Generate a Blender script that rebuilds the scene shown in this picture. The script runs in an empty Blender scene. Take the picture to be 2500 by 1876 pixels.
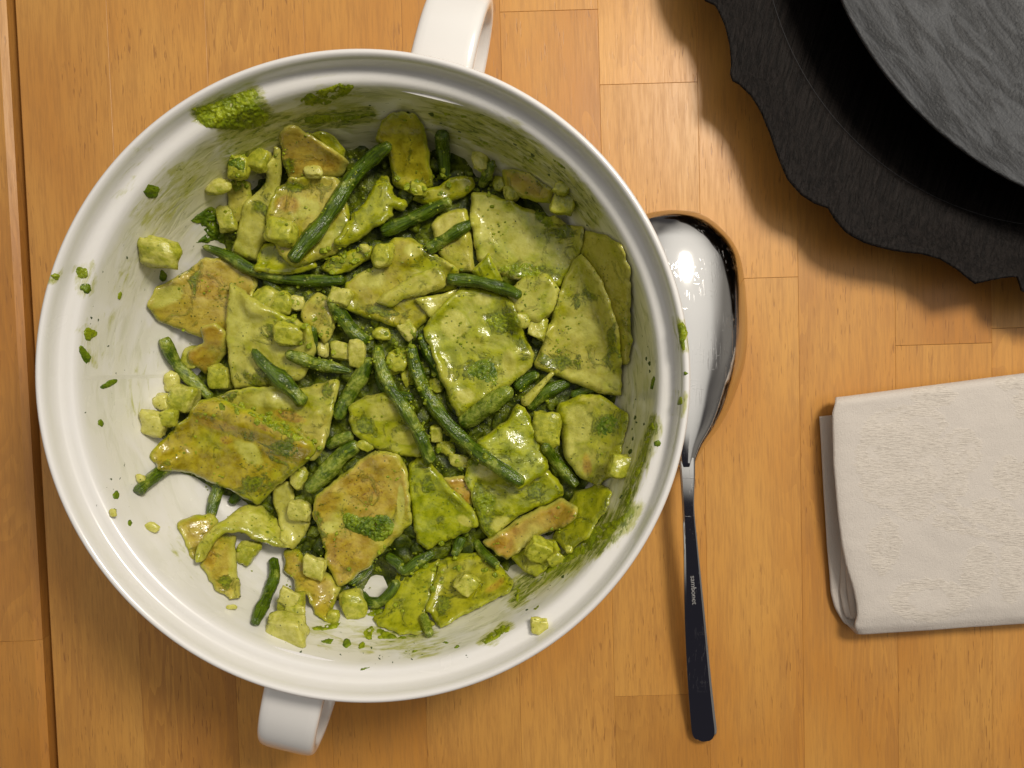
import bpy, math, random
import numpy as np
from mathutils import Vector, noise as mnoise
from mathutils.geometry import delaunay_2d_cdt
from mathutils.bvhtree import BVHTree

random.seed(7); np.random.seed(7)
S = bpy.context.scene
COL = S.collection
CM = 0.01

# ------------------------------------------------------------------ camera
CAM_H, TILT, FPX = 31.0, math.radians(-2.3), 1735.0      # cm above the table, radians, focal length in photo pixels
cam = bpy.data.cameras.new('camera'); cam.sensor_width = 36.0; cam.lens = 36.0*FPX/2500.0
cam.clip_start = 0.01; cam.clip_end = 20
cam_o = bpy.data.objects.new('camera', cam); COL.objects.link(cam_o)
cam_o.location = (0, 0, CAM_H*CM); cam_o.rotation_euler = (TILT, 0, 0)
S.camera = cam_o

LAMP = (33.0, 38.0, 66.0)
# ------------------------------------------------------------------ room light (world) and the one lamp
W = bpy.data.worlds.new('World'); S.world = W; W.use_nodes = True
wn = W.node_tree; wn.nodes.clear()
wo = wn.nodes.new('ShaderNodeOutputWorld'); bg = wn.nodes.new('ShaderNodeBackground')
tc = wn.nodes.new('ShaderNodeTexCoord'); sp = wn.nodes.new('ShaderNodeSeparateXYZ')
wn.links.new(tc.outputs['Generated'], sp.inputs[0])
def wmix(fac, ca, cb):
    m = wn.nodes.new('ShaderNodeMix'); m.data_type = 'RGBA'; wn.links.new(fac, m.inputs[0])
    for i, q in ((6, ca), (7, cb)):
        if isinstance(q, tuple): m.inputs[i].default_value = (*q, 1)
        else: wn.links.new(q, m.inputs[i])
    return m.outputs[2]
def wr(out, a, b):
    r = wn.nodes.new('ShaderNodeMapRange'); r.interpolation_type = 'SMOOTHSTEP'; r.inputs[1].default_value = a; r.inputs[2].default_value = b
    wn.links.new(out, r.inputs[0]); return r.outputs[0]
def wm(op, a, b=None):
    m = wn.nodes.new('ShaderNodeMath'); m.operation = op
    for i, q in ((0, a), (1, b)):
        if q is None: continue
        if isinstance(q, (int, float)): m.inputs[i].default_value = q
        else: wn.links.new(q, m.inputs[i])
    return m.outputs[0]
vb = wn.nodes.new('ShaderNodeTexNoise'); vb.inputs['Scale'].default_value = 2.2; vb.inputs['Detail'].default_value = 1.0; wn.links.new(tc.outputs['Generated'], vb.inputs['Vector'])
walls = wmix(wr(vb.outputs[0], .36, .64), (.060, .055, .055), (.24, .22, .195))      # furnished room walls
room = wmix(wr(sp.outputs[2], .52, .66), walls, (.56, .535, .495))                    # white ceiling above them
vd = wn.nodes.new('ShaderNodeVectorMath'); vd.operation = 'DOT_PRODUCT'; wn.links.new(tc.outputs['Generated'], vd.inputs[0]); vd.inputs[1].default_value = Vector(LAMP).normalized()
room = wmix(wr(vd.outputs['Value'], .70, 1.0), room, (1.15, 1.09, 1.0))              # ceiling lit up round the lamp
ax_ = wm('MAXIMUM', wm('SUBTRACT', wm('ABSOLUTE', sp.outputs[0]), .42), 0.0)
side = wm('ADD', sp.outputs[1], wm('MULTIPLY', ax_, 1.2))                           # the photographer leans in from the near side
col_ = wmix(wr(side, -.24, -.12), (.020, .019, .026), room)
wn.links.new(col_, bg.inputs[0])
bg.inputs[1].default_value = 1.0
wn.links.new(bg.outputs[0], wo.inputs[0])

ld = bpy.data.lights.new('ceiling_lamp', 'AREA'); ld.shape = 'DISK'; ld.size = 0.20; ld.energy = 5.4
ld.color = (1.0, 0.92, 0.81)
lo = bpy.data.objects.new('ceiling_lamp', ld); COL.objects.link(lo)
lo.location = [c*CM for c in LAMP]
lo.rotation_euler = (Vector((0, 0, 0)) - lo.location).to_track_quat('-Z', 'Y').to_euler()

S.view_settings.view_transform = 'Standard'; S.view_settings.look = 'None'
S.view_settings.exposure = -0.15; S.view_settings.gamma = 1.0
S.render.engine = 'CYCLES'

# ------------------------------------------------------------------ helpers
def rays(P):
    P = np.asarray(P, float).reshape(-1, 2)
    d = np.c_[(P[:, 0]-1250)/FPX, -(P[:, 1]-938)/FPX, -np.ones(len(P))]
    c, s = math.cos(TILT), math.sin(TILT)
    return np.c_[d[:, 0], c*d[:, 1]-s*d[:, 2], s*d[:, 1]+c*d[:, 2]]
def pix(P, z):                       # where a sight line of the survey camera meets height z (cm)
    d = rays(P); t = (np.asarray(z, float)-CAM_H)/d[:, 2]
    return np.c_[d[:, 0]*t, d[:, 1]*t]
def px1(u, v, z):
    a = pix([(u, v)], z)[0]; return float(a[0]), float(a[1])
REG = {0: (0, 0, 1.1302), 1: (300, 180, .36145), 2: (850, 180, .36166), 3: (300, 700, .36145), 4: (850, 700, .36166),
       5: (300, 1150, .3012), 6: (850, 1150, .36166), 7: (650, 550, .3012), 8: (700, 1000, .3012), 9: (0, 0, 1.0),
       10: (80, 300, .6026), 11: (550, 1550, .27125), 12: (1500, 450, .4215), 13: (1950, 850, .4519), 14: (1650, 0, .4519)}
def F(reg, pts):
    ox, oy, s = REG[reg]; return [(ox+x*s, oy+y*s) for x, y in pts]

def mesh_obj(name, V, faces, mat, parent=None, origin=(0, 0, 0), smooth=True, attrs=None, bevel=0):
    V = (np.asarray(V, float)-np.asarray(origin, float))*CM
    me = bpy.data.meshes.new(name)
    me.from_pydata(V.tolist(), [], faces); me.update()
    if smooth: me.polygons.foreach_set('use_smooth', [True]*len(me.polygons))
    for k, arr in (attrs or {}).items():
        at = me.attributes.new(k, 'FLOAT', 'POINT'); at.data.foreach_set('value', np.asarray(arr, np.float32))
    me.materials.append(mat)
    o = bpy.data.objects.new(name, me); COL.objects.link(o)
    if parent is not None: o.parent = parent
    else: o.location = [c*CM for c in origin]
    if bevel:
        b = o.modifiers.new('bevel', 'BEVEL'); b.width = bevel*CM; b.segments = 2; b.limit_method = 'ANGLE'
    return o
def empty(name, loc):
    o = bpy.data.objects.new(name, None); COL.objects.link(o); o.location = [c*CM for c in loc]; o.empty_display_size = .01
    return o
def tag(o, label=None, cat=None, group=None, kind=None):
    if label: o['label'] = label
    if cat: o['category'] = cat
    if group: o['group'] = group
    if kind: o['kind'] = kind
    return o

class NT:
    def __init__(s, name):
        s.m = bpy.data.materials.new(name); s.m.use_nodes = True; s.t = s.m.node_tree
        s.b = s.t.nodes['Principled BSDF']
    def n(s, typ, **kw):
        x = s.t.nodes.new('ShaderNode'+typ)
        for k, v in kw.items(): setattr(x, k, v)
        return x
    def l(s, a, b): s.t.links.new(a, b)
    def set(s, **kw):
        for k, v in kw.items(): s.b.inputs[k.replace('_', ' ')].default_value = v
    def coords(s, scale=(1, 1, 1), rand=True):
        c = s.n('TexCoord').outputs['Object']
        if rand:
            oi = s.n('ObjectInfo'); mu = s.n('Math', operation='MULTIPLY'); mu.inputs[1].default_value = 37.0
            s.l(oi.outputs['Random'], mu.inputs[0])
            va = s.n('VectorMath', operation='ADD'); s.l(c, va.inputs[0]); s.l(mu.outputs[0], va.inputs[1]); c = va.outputs[0]
        mp = s.n('VectorMath', operation='MULTIPLY'); mp.inputs[1].default_value = scale; s.l(c, mp.inputs[0])
        return mp.outputs[0]
    def noise(s, co, scale, detail=4, rough=.55, dist=0.0):
        x = s.n('TexNoise'); x.inputs['Scale'].default_value = scale; x.inputs['Detail'].default_value = detail
        x.inputs['Roughness'].default_value = rough; x.inputs['Distortion'].default_value = dist
        s.l(co, x.inputs['Vector']); return x.outputs[0]
    def voro(s, co, scale, out='Distance', rnd=1.0):
        x = s.n('TexVoronoi'); x.inputs['Scale'].default_value = scale; x.inputs['Randomness'].default_value = rnd
        s.l(co, x.inputs['Vector']); return x.outputs[out]
    def rng(s, v, a, b, c=0., d=1., smooth=True):
        x = s.n('MapRange'); x.interpolation_type = 'SMOOTHSTEP' if smooth else 'LINEAR'
        for i, q in ((1, a), (2, b), (3, c), (4, d)):
            if hasattr(q, 'is_linked') or hasattr(q, 'links'): s.l(q, x.inputs[i])
            else: x.inputs[i].default_value = q
        s.l(v, x.inputs[0]); return x.outputs[0]
    def math(s, op, a, b=None, clamp=False):
        x = s.n('Math', operation=op); x.use_clamp = clamp
        for i, q in ((0, a), (1, b)):
            if q is None: continue
            if isinstance(q, (int, float)): x.inputs[i].default_value = q
            else: s.l(q, x.inputs[i])
        return x.outputs[0]
    def mix(s, f, a, b, mode='MIX'):
        x = s.n('Mix'); x.data_type = 'RGBA'; x.blend_type = mode
        for i, q in ((0, f), (6, a), (7, b)):
            if isinstance(q, (int, float)): x.inputs[i].default_value = q
            elif isinstance(q, tuple): x.inputs[i].default_value = (*q, 1) if len(q) == 3 else q
            else: s.l(q, x.inputs[i])
        return x.outputs[2]
    def attr(s, name, obj=False):
        x = s.n('Attribute'); x.attribute_name = name; x.attribute_type = 'OBJECT' if obj else 'GEOMETRY'
        return x.outputs['Fac']
    def bump(s, h, strength, dist, prev=None):
        x = s.n('Bump'); x.inputs['Strength'].default_value = strength; x.inputs['Distance'].default_value = dist
        s.l(h, x.inputs['Height'])
        if prev: s.l(prev, x.inputs['Normal'])
        return x.outputs[0]
    def col(s, c): s.l(c, s.b.inputs['Base Color'])
    def nor(s, c, cn=None): s.l(c, s.b.inputs['Normal']); s.l(cn or c, s.b.inputs['Coat Normal'])
    def rough(s, c): s.l(c, s.b.inputs['Roughness'])

# ------------------------------------------------------------------ materials
def mat_wood():
    t = NT('honey_wood'); t.set(Roughness=.42)
    t.b.inputs['Coat Weight'].default_value = .15; t.b.inputs['Coat Roughness'].default_value = .32; t.b.inputs['Specular IOR Level'].default_value = .38
    co = t.coords((1, .07, 1)); wob = t.noise(co, 24, 3)
    fine = t.math('ADD', t.math('MULTIPLY', t.noise(co, 420, 5, .65), .5), t.math('MULTIPLY', t.noise(co, 1250, 4, .6), .5))
    broad = t.noise(t.coords((1, .16, 1)), 28, 3, .5, 1.4)
    # growth rings : cathedral figure
    m = t.math('MULTIPLY', broad, 15.0); m = t.math('FRACT', m)
    ring = t.rng(m, .0, .9); ring = t.math('MULTIPLY', t.math('MULTIPLY', ring, t.rng(wob, .35, .7)), t.rng(t.noise(t.coords((1, .3, 1)), 12, 2), .45, .62))
    co2 = t.coords((1, .09, 1))
    pore = t.rng(t.noise(co2, 1300, 2, .5), .62, .70)
    pm = t.rng(t.noise(t.coords((1, .5, 1)), 35, 2), .35, .65)
    pore = t.math('MULTIPLY', pore, pm)
    blot = t.noise(t.coords((1, .5, 1)), 14, 3)
    tone = t.attr('tone', True)
    c = t.mix(t.rng(blot, .3, .7), (.57, .255, .048), (.68, .36, .088))
    c = t.mix(t.math('MULTIPLY', ring, .50), c, (.36, .155, .045))
    c = t.mix(t.math('MULTIPLY', t.rng(fine, .40, .66), .52), c, (.40, .19, .05))
    c = t.mix(t.math('MULTIPLY', pore, .6), c, (.24, .10, .03))
    # occasional dark mineral streaks and specks
    stk = t.rng(t.noise(t.coords((1, .09, 1)), 130, 2, .5), .735, .78)
    c = t.mix(t.math('MULTIPLY', stk, .7), c, (.13, .045, .015))
    spk = t.math('MULTIPLY', t.rng(t.voro(t.coords((1, .45, 1)), 26), .022, .014), t.rng(t.noise(t.coords(), 30, 2), .5, .56))
    c = t.mix(t.math('MULTIPLY', spk, .75), c, (.09, .035, .012))
    c = t.mix(1.0, c, t.mix(tone, (.68, .59, .50), (1.14, 1.15, 1.17)), 'MULTIPLY')
    t.col(c)
    t.rough(t.rng(fine, .3, .7, .34, .50))
    b = t.bump(fine, .15, .0003); b = t.bump(pore, .2, -.0002, b); t.nor(b)
    return t.m
def mat_plain(name, c, rough=.5, var=.15, scale=60, metal=0):
    t = NT(name); t.set(Roughness=rough, Metallic=metal)
    n = t.noise(t.coords(), scale)
    t.col(t.mix(t.rng(n, .3, .7), tuple(x*(1-var) for x in c), tuple(min(1, x*(1+var)) for x in c)))
    return t.m
def mat_ceramic():
    t = NT('white_ceramic'); t.set(Roughness=.22)
    t.b.inputs['Coat Weight'].default_value = .6; t.b.inputs['Coat Roughness'].default_value = .10
    t.b.inputs['Specular IOR Level'].default_value = .5
    film = t.attr('film'); su = t.attr('su'); sv = t.attr('sv')
    cb = t.n('CombineXYZ'); t.l(su, cb.inputs[0]); t.l(sv, cb.inputs[1])
    def sc(x, y):
        v = t.n('VectorMath', operation='MULTIPLY'); v.inputs[1].default_value = (x, y, 1); t.l(cb.outputs[0], v.inputs[0]); return v.outputs[0]
    # oil film left by the spoon, drawn along the wall
    n1 = t.noise(sc(.55, .9), 1.0, 3, .5, .8); n2 = t.noise(sc(.9, 2.6), 1.0, 3, .5, .8); n3 = t.noise(sc(2.6, 7.0), 1.0, 4, .6, .3)
    f1 = t.math('MULTIPLY', film, t.rng(n1, .22, .56)); f1 = t.math('MINIMUM', f1, 1.0); 
    c = t.mix(t.math('MULTIPLY', f1, .68), (.80, .785, .76), (.52, .50, .15))
    f2 = t.math('MULTIPLY', t.math('MULTIPLY', film, t.rng(n2, .45, .72)), t.rng(n1, .30, .55))
    c = t.mix(t.math('MULTIPLY', f2, .5, True), c, (.24, .28, .015))
    sp = t.math('MULTIPLY', t.rng(n3, .66, .73), t.rng(film, .05, .5))
    c = t.mix(t.math('MULTIPLY', sp, .6), c, (.10, .15, .02))
    st = t.attr('stain'); n4 = t.noise(sc(1.1, 3.2), 1.0, 6, .66, .5); n5 = t.noise(sc(2.4, 5.), 1.0, 6, .72, .4)
    s1 = t.rng(t.math('ADD', st, t.math('MULTIPLY', t.math('SUBTRACT', n4, .5), 2.2)), .30, .85)
    s1 = t.math('MULTIPLY', s1, t.rng(st, .04, .25))
    c = t.mix(t.math('MULTIPLY', s1, .8), c, (.42, .43, .06))
    s2 = t.math('MULTIPLY', t.rng(t.math('ADD', t.math('MULTIPLY', st, .42), t.math('ADD', t.math('MULTIPLY', n5, .75), t.math('MULTIPLY', n4, .5))), .93, 1.05), t.rng(st, .05, .3))
    c = t.mix(t.math('MULTIPLY', s2, .92), c, t.mix(t.rng(n3, .4, .6), (.09, .13, .006), (.22, .28, .010)))
    t.col(c)
    t.rough(t.rng(n1, .3, .7, .17, .28))
    t.nor(t.bump(t.math('ADD', t.math('ADD', f2, sp), t.math('MULTIPLY', s2, 1.5)), .35, .0006))
    return t.m
def mat_pasta():
    t = NT('pesto_coated_pasta')
    t.b.inputs['Subsurface Weight'].default_value = .25; t.b.inputs['Subsurface Radius'].default_value = (1, .8, .3); t.b.inputs['Subsurface Scale'].default_value = .0018
    t.b.inputs['Coat Weight'].default_value = .78; t.b.inputs['Coat Roughness'].default_value = .10; t.b.inputs['Specular IOR Level'].default_value = .25
    co = t.coords(); pesto = t.attr('pesto', True); brown = t.attr('brown', True); edge = t.attr('edge')
    n1 = t.noise(co, 62, 5, .62, .8); n2 = t.noise(co, 240, 4, .6); n3 = t.noise(co, 900, 3, .6); nb = t.noise(co, 45, 3, .5)
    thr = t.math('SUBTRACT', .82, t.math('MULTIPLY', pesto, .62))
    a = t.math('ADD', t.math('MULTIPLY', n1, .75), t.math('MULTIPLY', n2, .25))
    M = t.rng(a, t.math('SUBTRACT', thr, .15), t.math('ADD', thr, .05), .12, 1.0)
    wob = t.math('MULTIPLY', t.math('SUBTRACT', n1, .5), 1.6)
    clean = t.rng(t.math('ADD', t.attr('clean'), wob), .35, .75); clean = t.math('MULTIPLY', clean, t.rng(t.attr('clean'), .02, .2))
    toast = t.rng(t.math('ADD', t.attr('toast'), wob), .30, .85); toast = t.math('MULTIPLY', toast, t.rng(t.attr('toast'), .02, .2))
    M = t.math('MULTIPLY', M, t.math('SUBTRACT', 1.0, t.math('MULTIPLY', clean, .85)))
    cream = t.mix(t.rng(n2, .3, .7), (.52, .49, .10), (.70, .67, .25))
    film = t.mix(t.rng(n2, .35, .65), (.25, .295, .004), (.45, .48, .012))
    c = t.mix(M, cream, film)
    # browned griddle face
    B = t.math('MULTIPLY', brown, t.rng(nb, .26, .54))
    B = t.math('MAXIMUM', t.math('MULTIPLY', B, t.math('SUBTRACT', 1.0, clean)), t.math('MULTIPLY', toast, .8))
    B = t.math('MULTIPLY', B, t.math('SUBTRACT', 1.0, t.math('MULTIPLY', edge, .9)))
    c = t.mix(t.math('MULTIPLY', B, .92), c, t.mix(t.rng(n2, .3, .7), (.36, .17, .012), (.60, .38, .055)))
    char = t.math('MULTIPLY', t.rng(n3, .55, .66), t.math('MAXIMUM', t.math('MULTIPLY', t.rng(nb, .58, .68), brown), t.rng(t.attr('toast'), .5, .9)))
    c = t.mix(t.math('MULTIPLY', char, .6), c, (.12, .035, .01))
    # thick herb paste patches
    grn = t.attr('green')
    P2 = t.math('MULTIPLY', t.rng(t.math('ADD', t.noise(co, 130, 6, .72, 1.0), t.math('MULTIPLY', grn, .17)), .56, .66), t.rng(t.math('ADD', pesto, grn), .1, .9, .3, 1.0))
    P2 = t.math('MULTIPLY', P2, t.math('SUBTRACT', 1.0, clean))
    paste = t.mix(t.rng(n3, .35, .65), (.085, .125, .003), (.26, .31, .008))
    c = t.mix(t.math('MULTIPLY', P2, .92), c, paste)
    # cut edge stays pale
    c = t.mix(t.math('MULTIPLY', t.rng(edge, .55, 1.0), t.rng(n2, .3, .65, .55, .0)), c, (.62, .57, .20))
    # basil flecks
    fl = t.rng(t.voro(co, 520), .20, .12); fl = t.math('MULTIPLY', fl, t.rng(t.noise(co, 170, 2), .50, .60))
    c = t.mix(t.math('MULTIPLY', fl, .9), c, (.035, .07, .008))
    fl2 = t.rng(t.voro(co, 1300), .22, .12); fl2 = t.math('MULTIPLY', fl2, t.rng(n1, .45, .6))
    c = t.mix(t.math('MULTIPLY', fl2, .6), c, (.09, .14, .012))
    c = t.mix(1.0, c, (.86, .87, .50), 'MULTIPLY')
    t.col(c)
    t.rough(t.rng(n2, .35, .65, .24, .48))
    b0 = t.bump(n2, .34, .0013); b = t.bump(t.noise(co, 620, 3, .55), .22, .0005, b0); b = t.bump(P2, .7, .0012, b)
    gl = t.bump(t.noise(co, 420, 2, .5), 0.40, .0008, b0); t.nor(b, gl)
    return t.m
def mat_bean():
    t = NT('cooked_green_bean')
    t.b.inputs['Coat Weight'].default_value = .7; t.b.inputs['Coat Roughness'].default_value = .10; t.b.inputs['Specular IOR Level'].default_value = .15
    t.b.inputs['Subsurface Weight'].default_value = .0; t.b.inputs['Subsurface Scale'].default_value = .001
    co = t.coords(); n1 = t.noise(co, 120, 5, .6, .5); n2 = t.noise(co, 600, 3, .6); pesto = t.attr('pesto', True)
    along = t.attr('along')
    cb = t.n('CombineXYZ'); t.l(t.math('MULTIPLY', along, 1.2), cb.inputs[0]); t.l(t.math('MULTIPLY', t.attr('around'), 9.0), cb.inputs[1])
    str_ = t.noise(cb.outputs[0], 1.0, 3)
    c = t.mix(t.rng(str_, .35, .65), (.028, .060, .001), (.095, .160, .004))
    thr = t.math('SUBTRACT', .66, t.math('MULTIPLY', pesto, .36))
    M = t.rng(n1, t.math('SUBTRACT', thr, .08), t.math('ADD', thr, .06))
    c = t.mix(t.math('MULTIPLY', M, .85), c, t.mix(t.rng(n2, .4, .6), (.16, .22, .012), (.33, .38, .05)))
    sp = t.rng(t.voro(co, 520), .20, .10); sp = t.math('MULTIPLY', sp, t.rng(t.noise(co, 150, 2), .52, .62))
    c = t.mix(t.math('MULTIPLY', sp, .7), c, (.50, .50, .22))
    t.col(c); t.rough(t.rng(n2, .3, .7, .18, .36))
    b = t.bump(str_, .6, .0012); b = t.bump(n1, .7, .0018, b); b = t.bump(n2, .4, .0007, b); t.nor(b)
    return t.m
def mat_potato():
    t = NT('boiled_potato')
    t.b.inputs['Subsurface Weight'].default_value = .35; t.b.inputs['Subsurface Radius'].default_value = (1, .85, .3); t.b.inputs['Subsurface Scale'].default_value = .003
    t.b.inputs['Coat Weight'].default_value = .4; t.b.inputs['Coat Roughness'].default_value = .10; t.b.inputs['Specular IOR Level'].default_value = .25
    co = t.coords(); n1 = t.noise(co, 110, 5, .6, .6); n2 = t.noise(co, 500, 4, .6); pesto = t.attr('pesto', True)
    thr = t.math('SUBTRACT', .82, t.math('MULTIPLY', pesto, .66))
    M = t.rng(n1, t.math('SUBTRACT', thr, .18), t.math('ADD', thr, .08))
    c = t.mix(t.rng(n2, .3, .7), (.50, .48, .08), (.64, .61, .17))
    c = t.mix(t.math('MULTIPLY', M, .88), c, t.mix(t.rng(n2, .4, .6), (.26, .29, .010), (.42, .43, .02)))
    fl = t.rng(t.voro(co, 600), .22, .12); fl = t.math('MULTIPLY', fl, t.rng(t.noise(co, 200, 2), .50, .60))
    c = t.mix(t.math('MULTIPLY', fl, .9), c, (.05, .09, .01))
    t.col(c); t.rough(t.rng(n2, .3, .7, .2, .4))
    b = t.bump(n1, .5, .0018); b = t.bump(n2, .35, .0007, b); t.nor(b)
    return t.m
def mat_sauce(name, dark, light):
    t = NT(name)
    t.b.inputs['Coat Weight'].default_value = .28; t.b.inputs['Coat Roughness'].default_value = .10; t.b.inputs['Specular IOR Level'].default_value = .2
    co = t.coords(rand=False); n1 = t.noise(co, 150, 5, .65, .6); n2 = t.noise(co, 800, 4, .7); v = t.voro(co, 480)
    c = t.mix(t.rng(n1, .38, .62), dark, light)
    c = t.mix(t.math('MULTIPLY', t.rng(n2, .5, .68), .7), c, tuple(x*.35 for x in dark))
    sp = t.math('MULTIPLY', t.rng(v, .22, .10), t.rng(t.noise(co, 170, 2), .54, .64))
    c = t.mix(sp, c, (.55, .55, .22))
    t.col(c); t.rough(t.rng(n2, .3, .7, .2, .45))
    b = t.bump(n1, .6, .002); b = t.bump(n2, .45, .0009, b); t.nor(b)
    return t.m
def mat_plate(name, base, scale, aniso, strength, rough=.45, deg=0, spec=.3):
    t = NT(name); t.set(Roughness=rough); t.b.inputs['Specular IOR Level'].default_value = spec
    vr = t.n('VectorRotate'); vr.rotation_type = 'Z_AXIS'; vr.inputs['Angle'].default_value = math.radians(-deg); t.l(t.coords(rand=False), vr.inputs['Vector'])
    mp = t.n('VectorMath', operation='MULTIPLY'); mp.inputs[1].default_value = aniso; t.l(vr.outputs[0], mp.inputs[0])
    co = mp.outputs[0]; n = t.noise(co, scale, 5, .6, .9); n2 = t.noise(t.coords(rand=False), 900, 3)
    t.col(t.mix(t.rng(n, .35, .65), tuple(x*.55 for x in base), tuple(x*1.7 for x in base)))
    b = t.bump(n, strength, .0008); b = t.bump(n2, .7, .0006, b); t.nor(b); return t
def mat_metal():
    t = NT('polished_steel'); t.set(Metallic=1.0, Roughness=.09)
    t.b.inputs['Base Color'].default_value = (.72, .71, .69, 1)
    co = t.coords((1, 1, 1), rand=False)
    s1 = t.rng(t.noise(t.coords((1.0, .06, 1), rand=False), 1500, 2, .5, .4), .60, .66)
    s2 = t.rng(t.noise(t.coords((.10, 1.0, 1), rand=False), 900, 2, .5, .6), .66, .70)
    sm = t.rng(t.noise(co, 60, 2), .42, .62)
    s = t.math('MULTIPLY', t.math('ADD', s1, s2), sm)
    t.rough(t.rng(s, 0, 1, .075, .26)); t.nor(t.bump(s, .12, .0002))
    return t.m
def mat_cloth():
    t = NT('damask_linen'); t.set(Roughness=.85)
    t.b.inputs['Sheen Weight'].default_value = .25; t.b.inputs['Sheen Roughness'].default_value = .5
    mo = t.attr('motif')
    rib = t.noise(t.coords((.18, 1.5, 1), rand=False), 1900, 3, .6, .3)
    tw = t.noise(t.coords((1, 1, 1), rand=False), 1900, 3, .6)
    pl = t.noise(t.coords((1.2, .3, 1), rand=False), 1300, 3, .6)
    h = t.math('ADD', t.math('MULTIPLY', mo, rib), t.math('MULTIPLY', t.math('SUBTRACT', 1.0, mo), t.math('MULTIPLY', t.math('ADD', tw, pl), .35)))
    c = t.mix(mo, (.60, .55, .495), (.68, .62, .545))
    c = t.mix(t.math('MULTIPLY', t.rng(t.math('MULTIPLY', mo, rib), .30, .52), .0), c, (.5, .45, .4))
    dk = t.math('MULTIPLY', t.rng(rib, .52, .36), mo)
    c = t.mix(t.math('MULTIPLY', dk, .42), c, (.34, .29, .24))
    c = t.mix(t.math('MULTIPLY', t.rng(tw, .58, .38), .12), c, (.42, .37, .32))
    t.col(c)
    b = t.bump(h, .7, .0007); b = t.bump(t.noise(t.coords(rand=False), 90, 3), .4, .0012, b); t.nor(b)
    return t.m

M_wood = mat_wood(); M_under = mat_plain('dark_table_underside', (.10, .05, .02)); M_ceramic = mat_ceramic()
M_pasta = mat_pasta(); M_bean = mat_bean(); M_potato = mat_potato()
M_sauce = mat_sauce('pesto_sauce', (.030, .048, .002), (.14, .175, .005)); M_paste = mat_sauce('thick_pesto', (.07, .13, .004), (.22, .30, .010))
M_smear = mat_sauce('pesto_smear', (.17, .23, .005), (.34, .40, .012))
M_metal = mat_metal(); M_cloth = mat_cloth()
M_char = mat_plate('black_charger_wood_grain', (.0085, .0068, .0060), 800, (1, .03, 1), 1.0, .60, -17, .12)
M_slate = mat_plate('grey_slate_glaze', (.036, .038, .041), 230, (1, .22, 1), 1.0, .5, 38, .3)
M_pepper = mat_plain('basil_fleck', (.03, .06, .01), .4)

# ------------------------------------------------------------------ table
def build_table():
    g0 = np.array(px1(33, 0, 0)); g1 = np.array(px1(139, 1876, 0)); d = (g0-g1)/np.linalg.norm(g0-g1)
    yaw = math.atan2(-d[0], d[1])
    root = empty('dining_table', (0, 0, 0)); root.rotation_euler = (0, 0, yaw)
    tag(root, 'honey coloured butcher block wooden table under the bowl, spoon, napkin and black plates', 'table')
    c, s = math.cos(-yaw), math.sin(-yaw)
    loc = lambda X, Y: (c*X-s*Y, s*X+c*Y)
    gapR = loc(*px1(86, 938, 0))[0]
    def yof(u, v): return loc(*px1(u, v, 0))[1]
    def stave(x0, x1, y0, y1, edge=None):
        e = .0045; z0, z1 = -2.6, 0.0
        cx = (.012 if edge != 'R' else .30); cl = (.012 if edge != 'L' else .10)
        prof = [(x0+e*.5, z0), (x1-e*.5, z0), (x1-e*.5, z1-cx*.55), (x1-e*.5-cx*.9, z1), (x0+e*.5+cl*.9, z1), (x0+e*.5, z1-cl)]
        V = []; 
        for y, ins in ((y0+.005, .012), (y0+.014, 0), (y1-.014, 0), (y1-.005, .012)):
            for (x, z) in prof: V.append((x, y, z-(ins if z > -1 else 0)))
        n = 6; Fc = []
        for k in range(3):
            for i in range(n): Fc.append((k*n+i, k*n+(i+1) % n, (k+1)*n+(i+1) % n, (k+1)*n+i))
        Fc += [tuple(range(n-1, -1, -1)), tuple(range(3*n, 4*n))]
        o = mesh_obj('stave', V, Fc, M_wood, parent=root, smooth=False)
        o['tone'] = random.uniform(.1, .9)
        return o
    Y0, Y1 = -46, 50
    joints = {0: [-30], 1: [-8, 24], 2: [19], 3: [-20, 27], 4: [24], 5: [yof(1320, 27), -26], 6: [yof(1550, 205), yof(1550, 1700)], 7: [yof(1860, 679), -24],
              8: [26, -30], 9: [yof(2270, 842)], 10: [yof(2440, 802)], 11: [5], 12: [-6], 13: [10], 14: [-15], 15: [2], 16: [20]}
    tones = {0: [.35, .5], 1: [.4, .62, .5], 2: [.55, .6], 3: [.35, .5, .4], 4: [.5, .4], 5: [.4, .62, .75], 6: [.28, .55, .85], 7: [.5, .60, .8], 8: [.65, .55, .5], 9: [.45, .38], 10: [.62, .5]}
    x = gapR
    for k in range(17):
        w = 3.95 if k == 0 else 4.2
        ys = [Y0]+sorted(joints[k])+[Y1]
        for i in range(len(ys)-1):
            o = stave(x, x+w, ys[i], ys[i+1], 'L' if k == 0 else None)
            if k in tones: o['tone'] = tones[k][min(i, len(tones[k])-1)]
        x += w
    x = gapR-.42
    for k in range(4):
        ys = [Y0]+[[-12], [8, -30], [20], [-5]][k]+[Y1]; ys.sort()
        for i in range(len(ys)-1):
            o = stave(x-4.2, x, ys[i], ys[i+1], 'R' if k == 0 else None); 
            if k == 0: o['tone'] = .45
        x -= 4.2
    a, b = gapR-17.2, gapR+71
    V = [(a, Y0+1, -4.2), (b, Y0+1, -4.2), (b, Y1-1, -4.2), (a, Y1-1, -4.2), (a, Y0+1, -2.62), (b, Y0+1, -2.62), (b, Y1-1, -2.62), (a, Y1-1, -2.62)]
    mesh_obj('frame', V, [(3, 2, 1, 0), (4, 5, 6, 7), (0, 1, 5, 4), (1, 2, 6, 5), (2, 3, 7, 6), (3, 0, 4, 7)], M_under, parent=root, smooth=False)
build_table()

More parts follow.
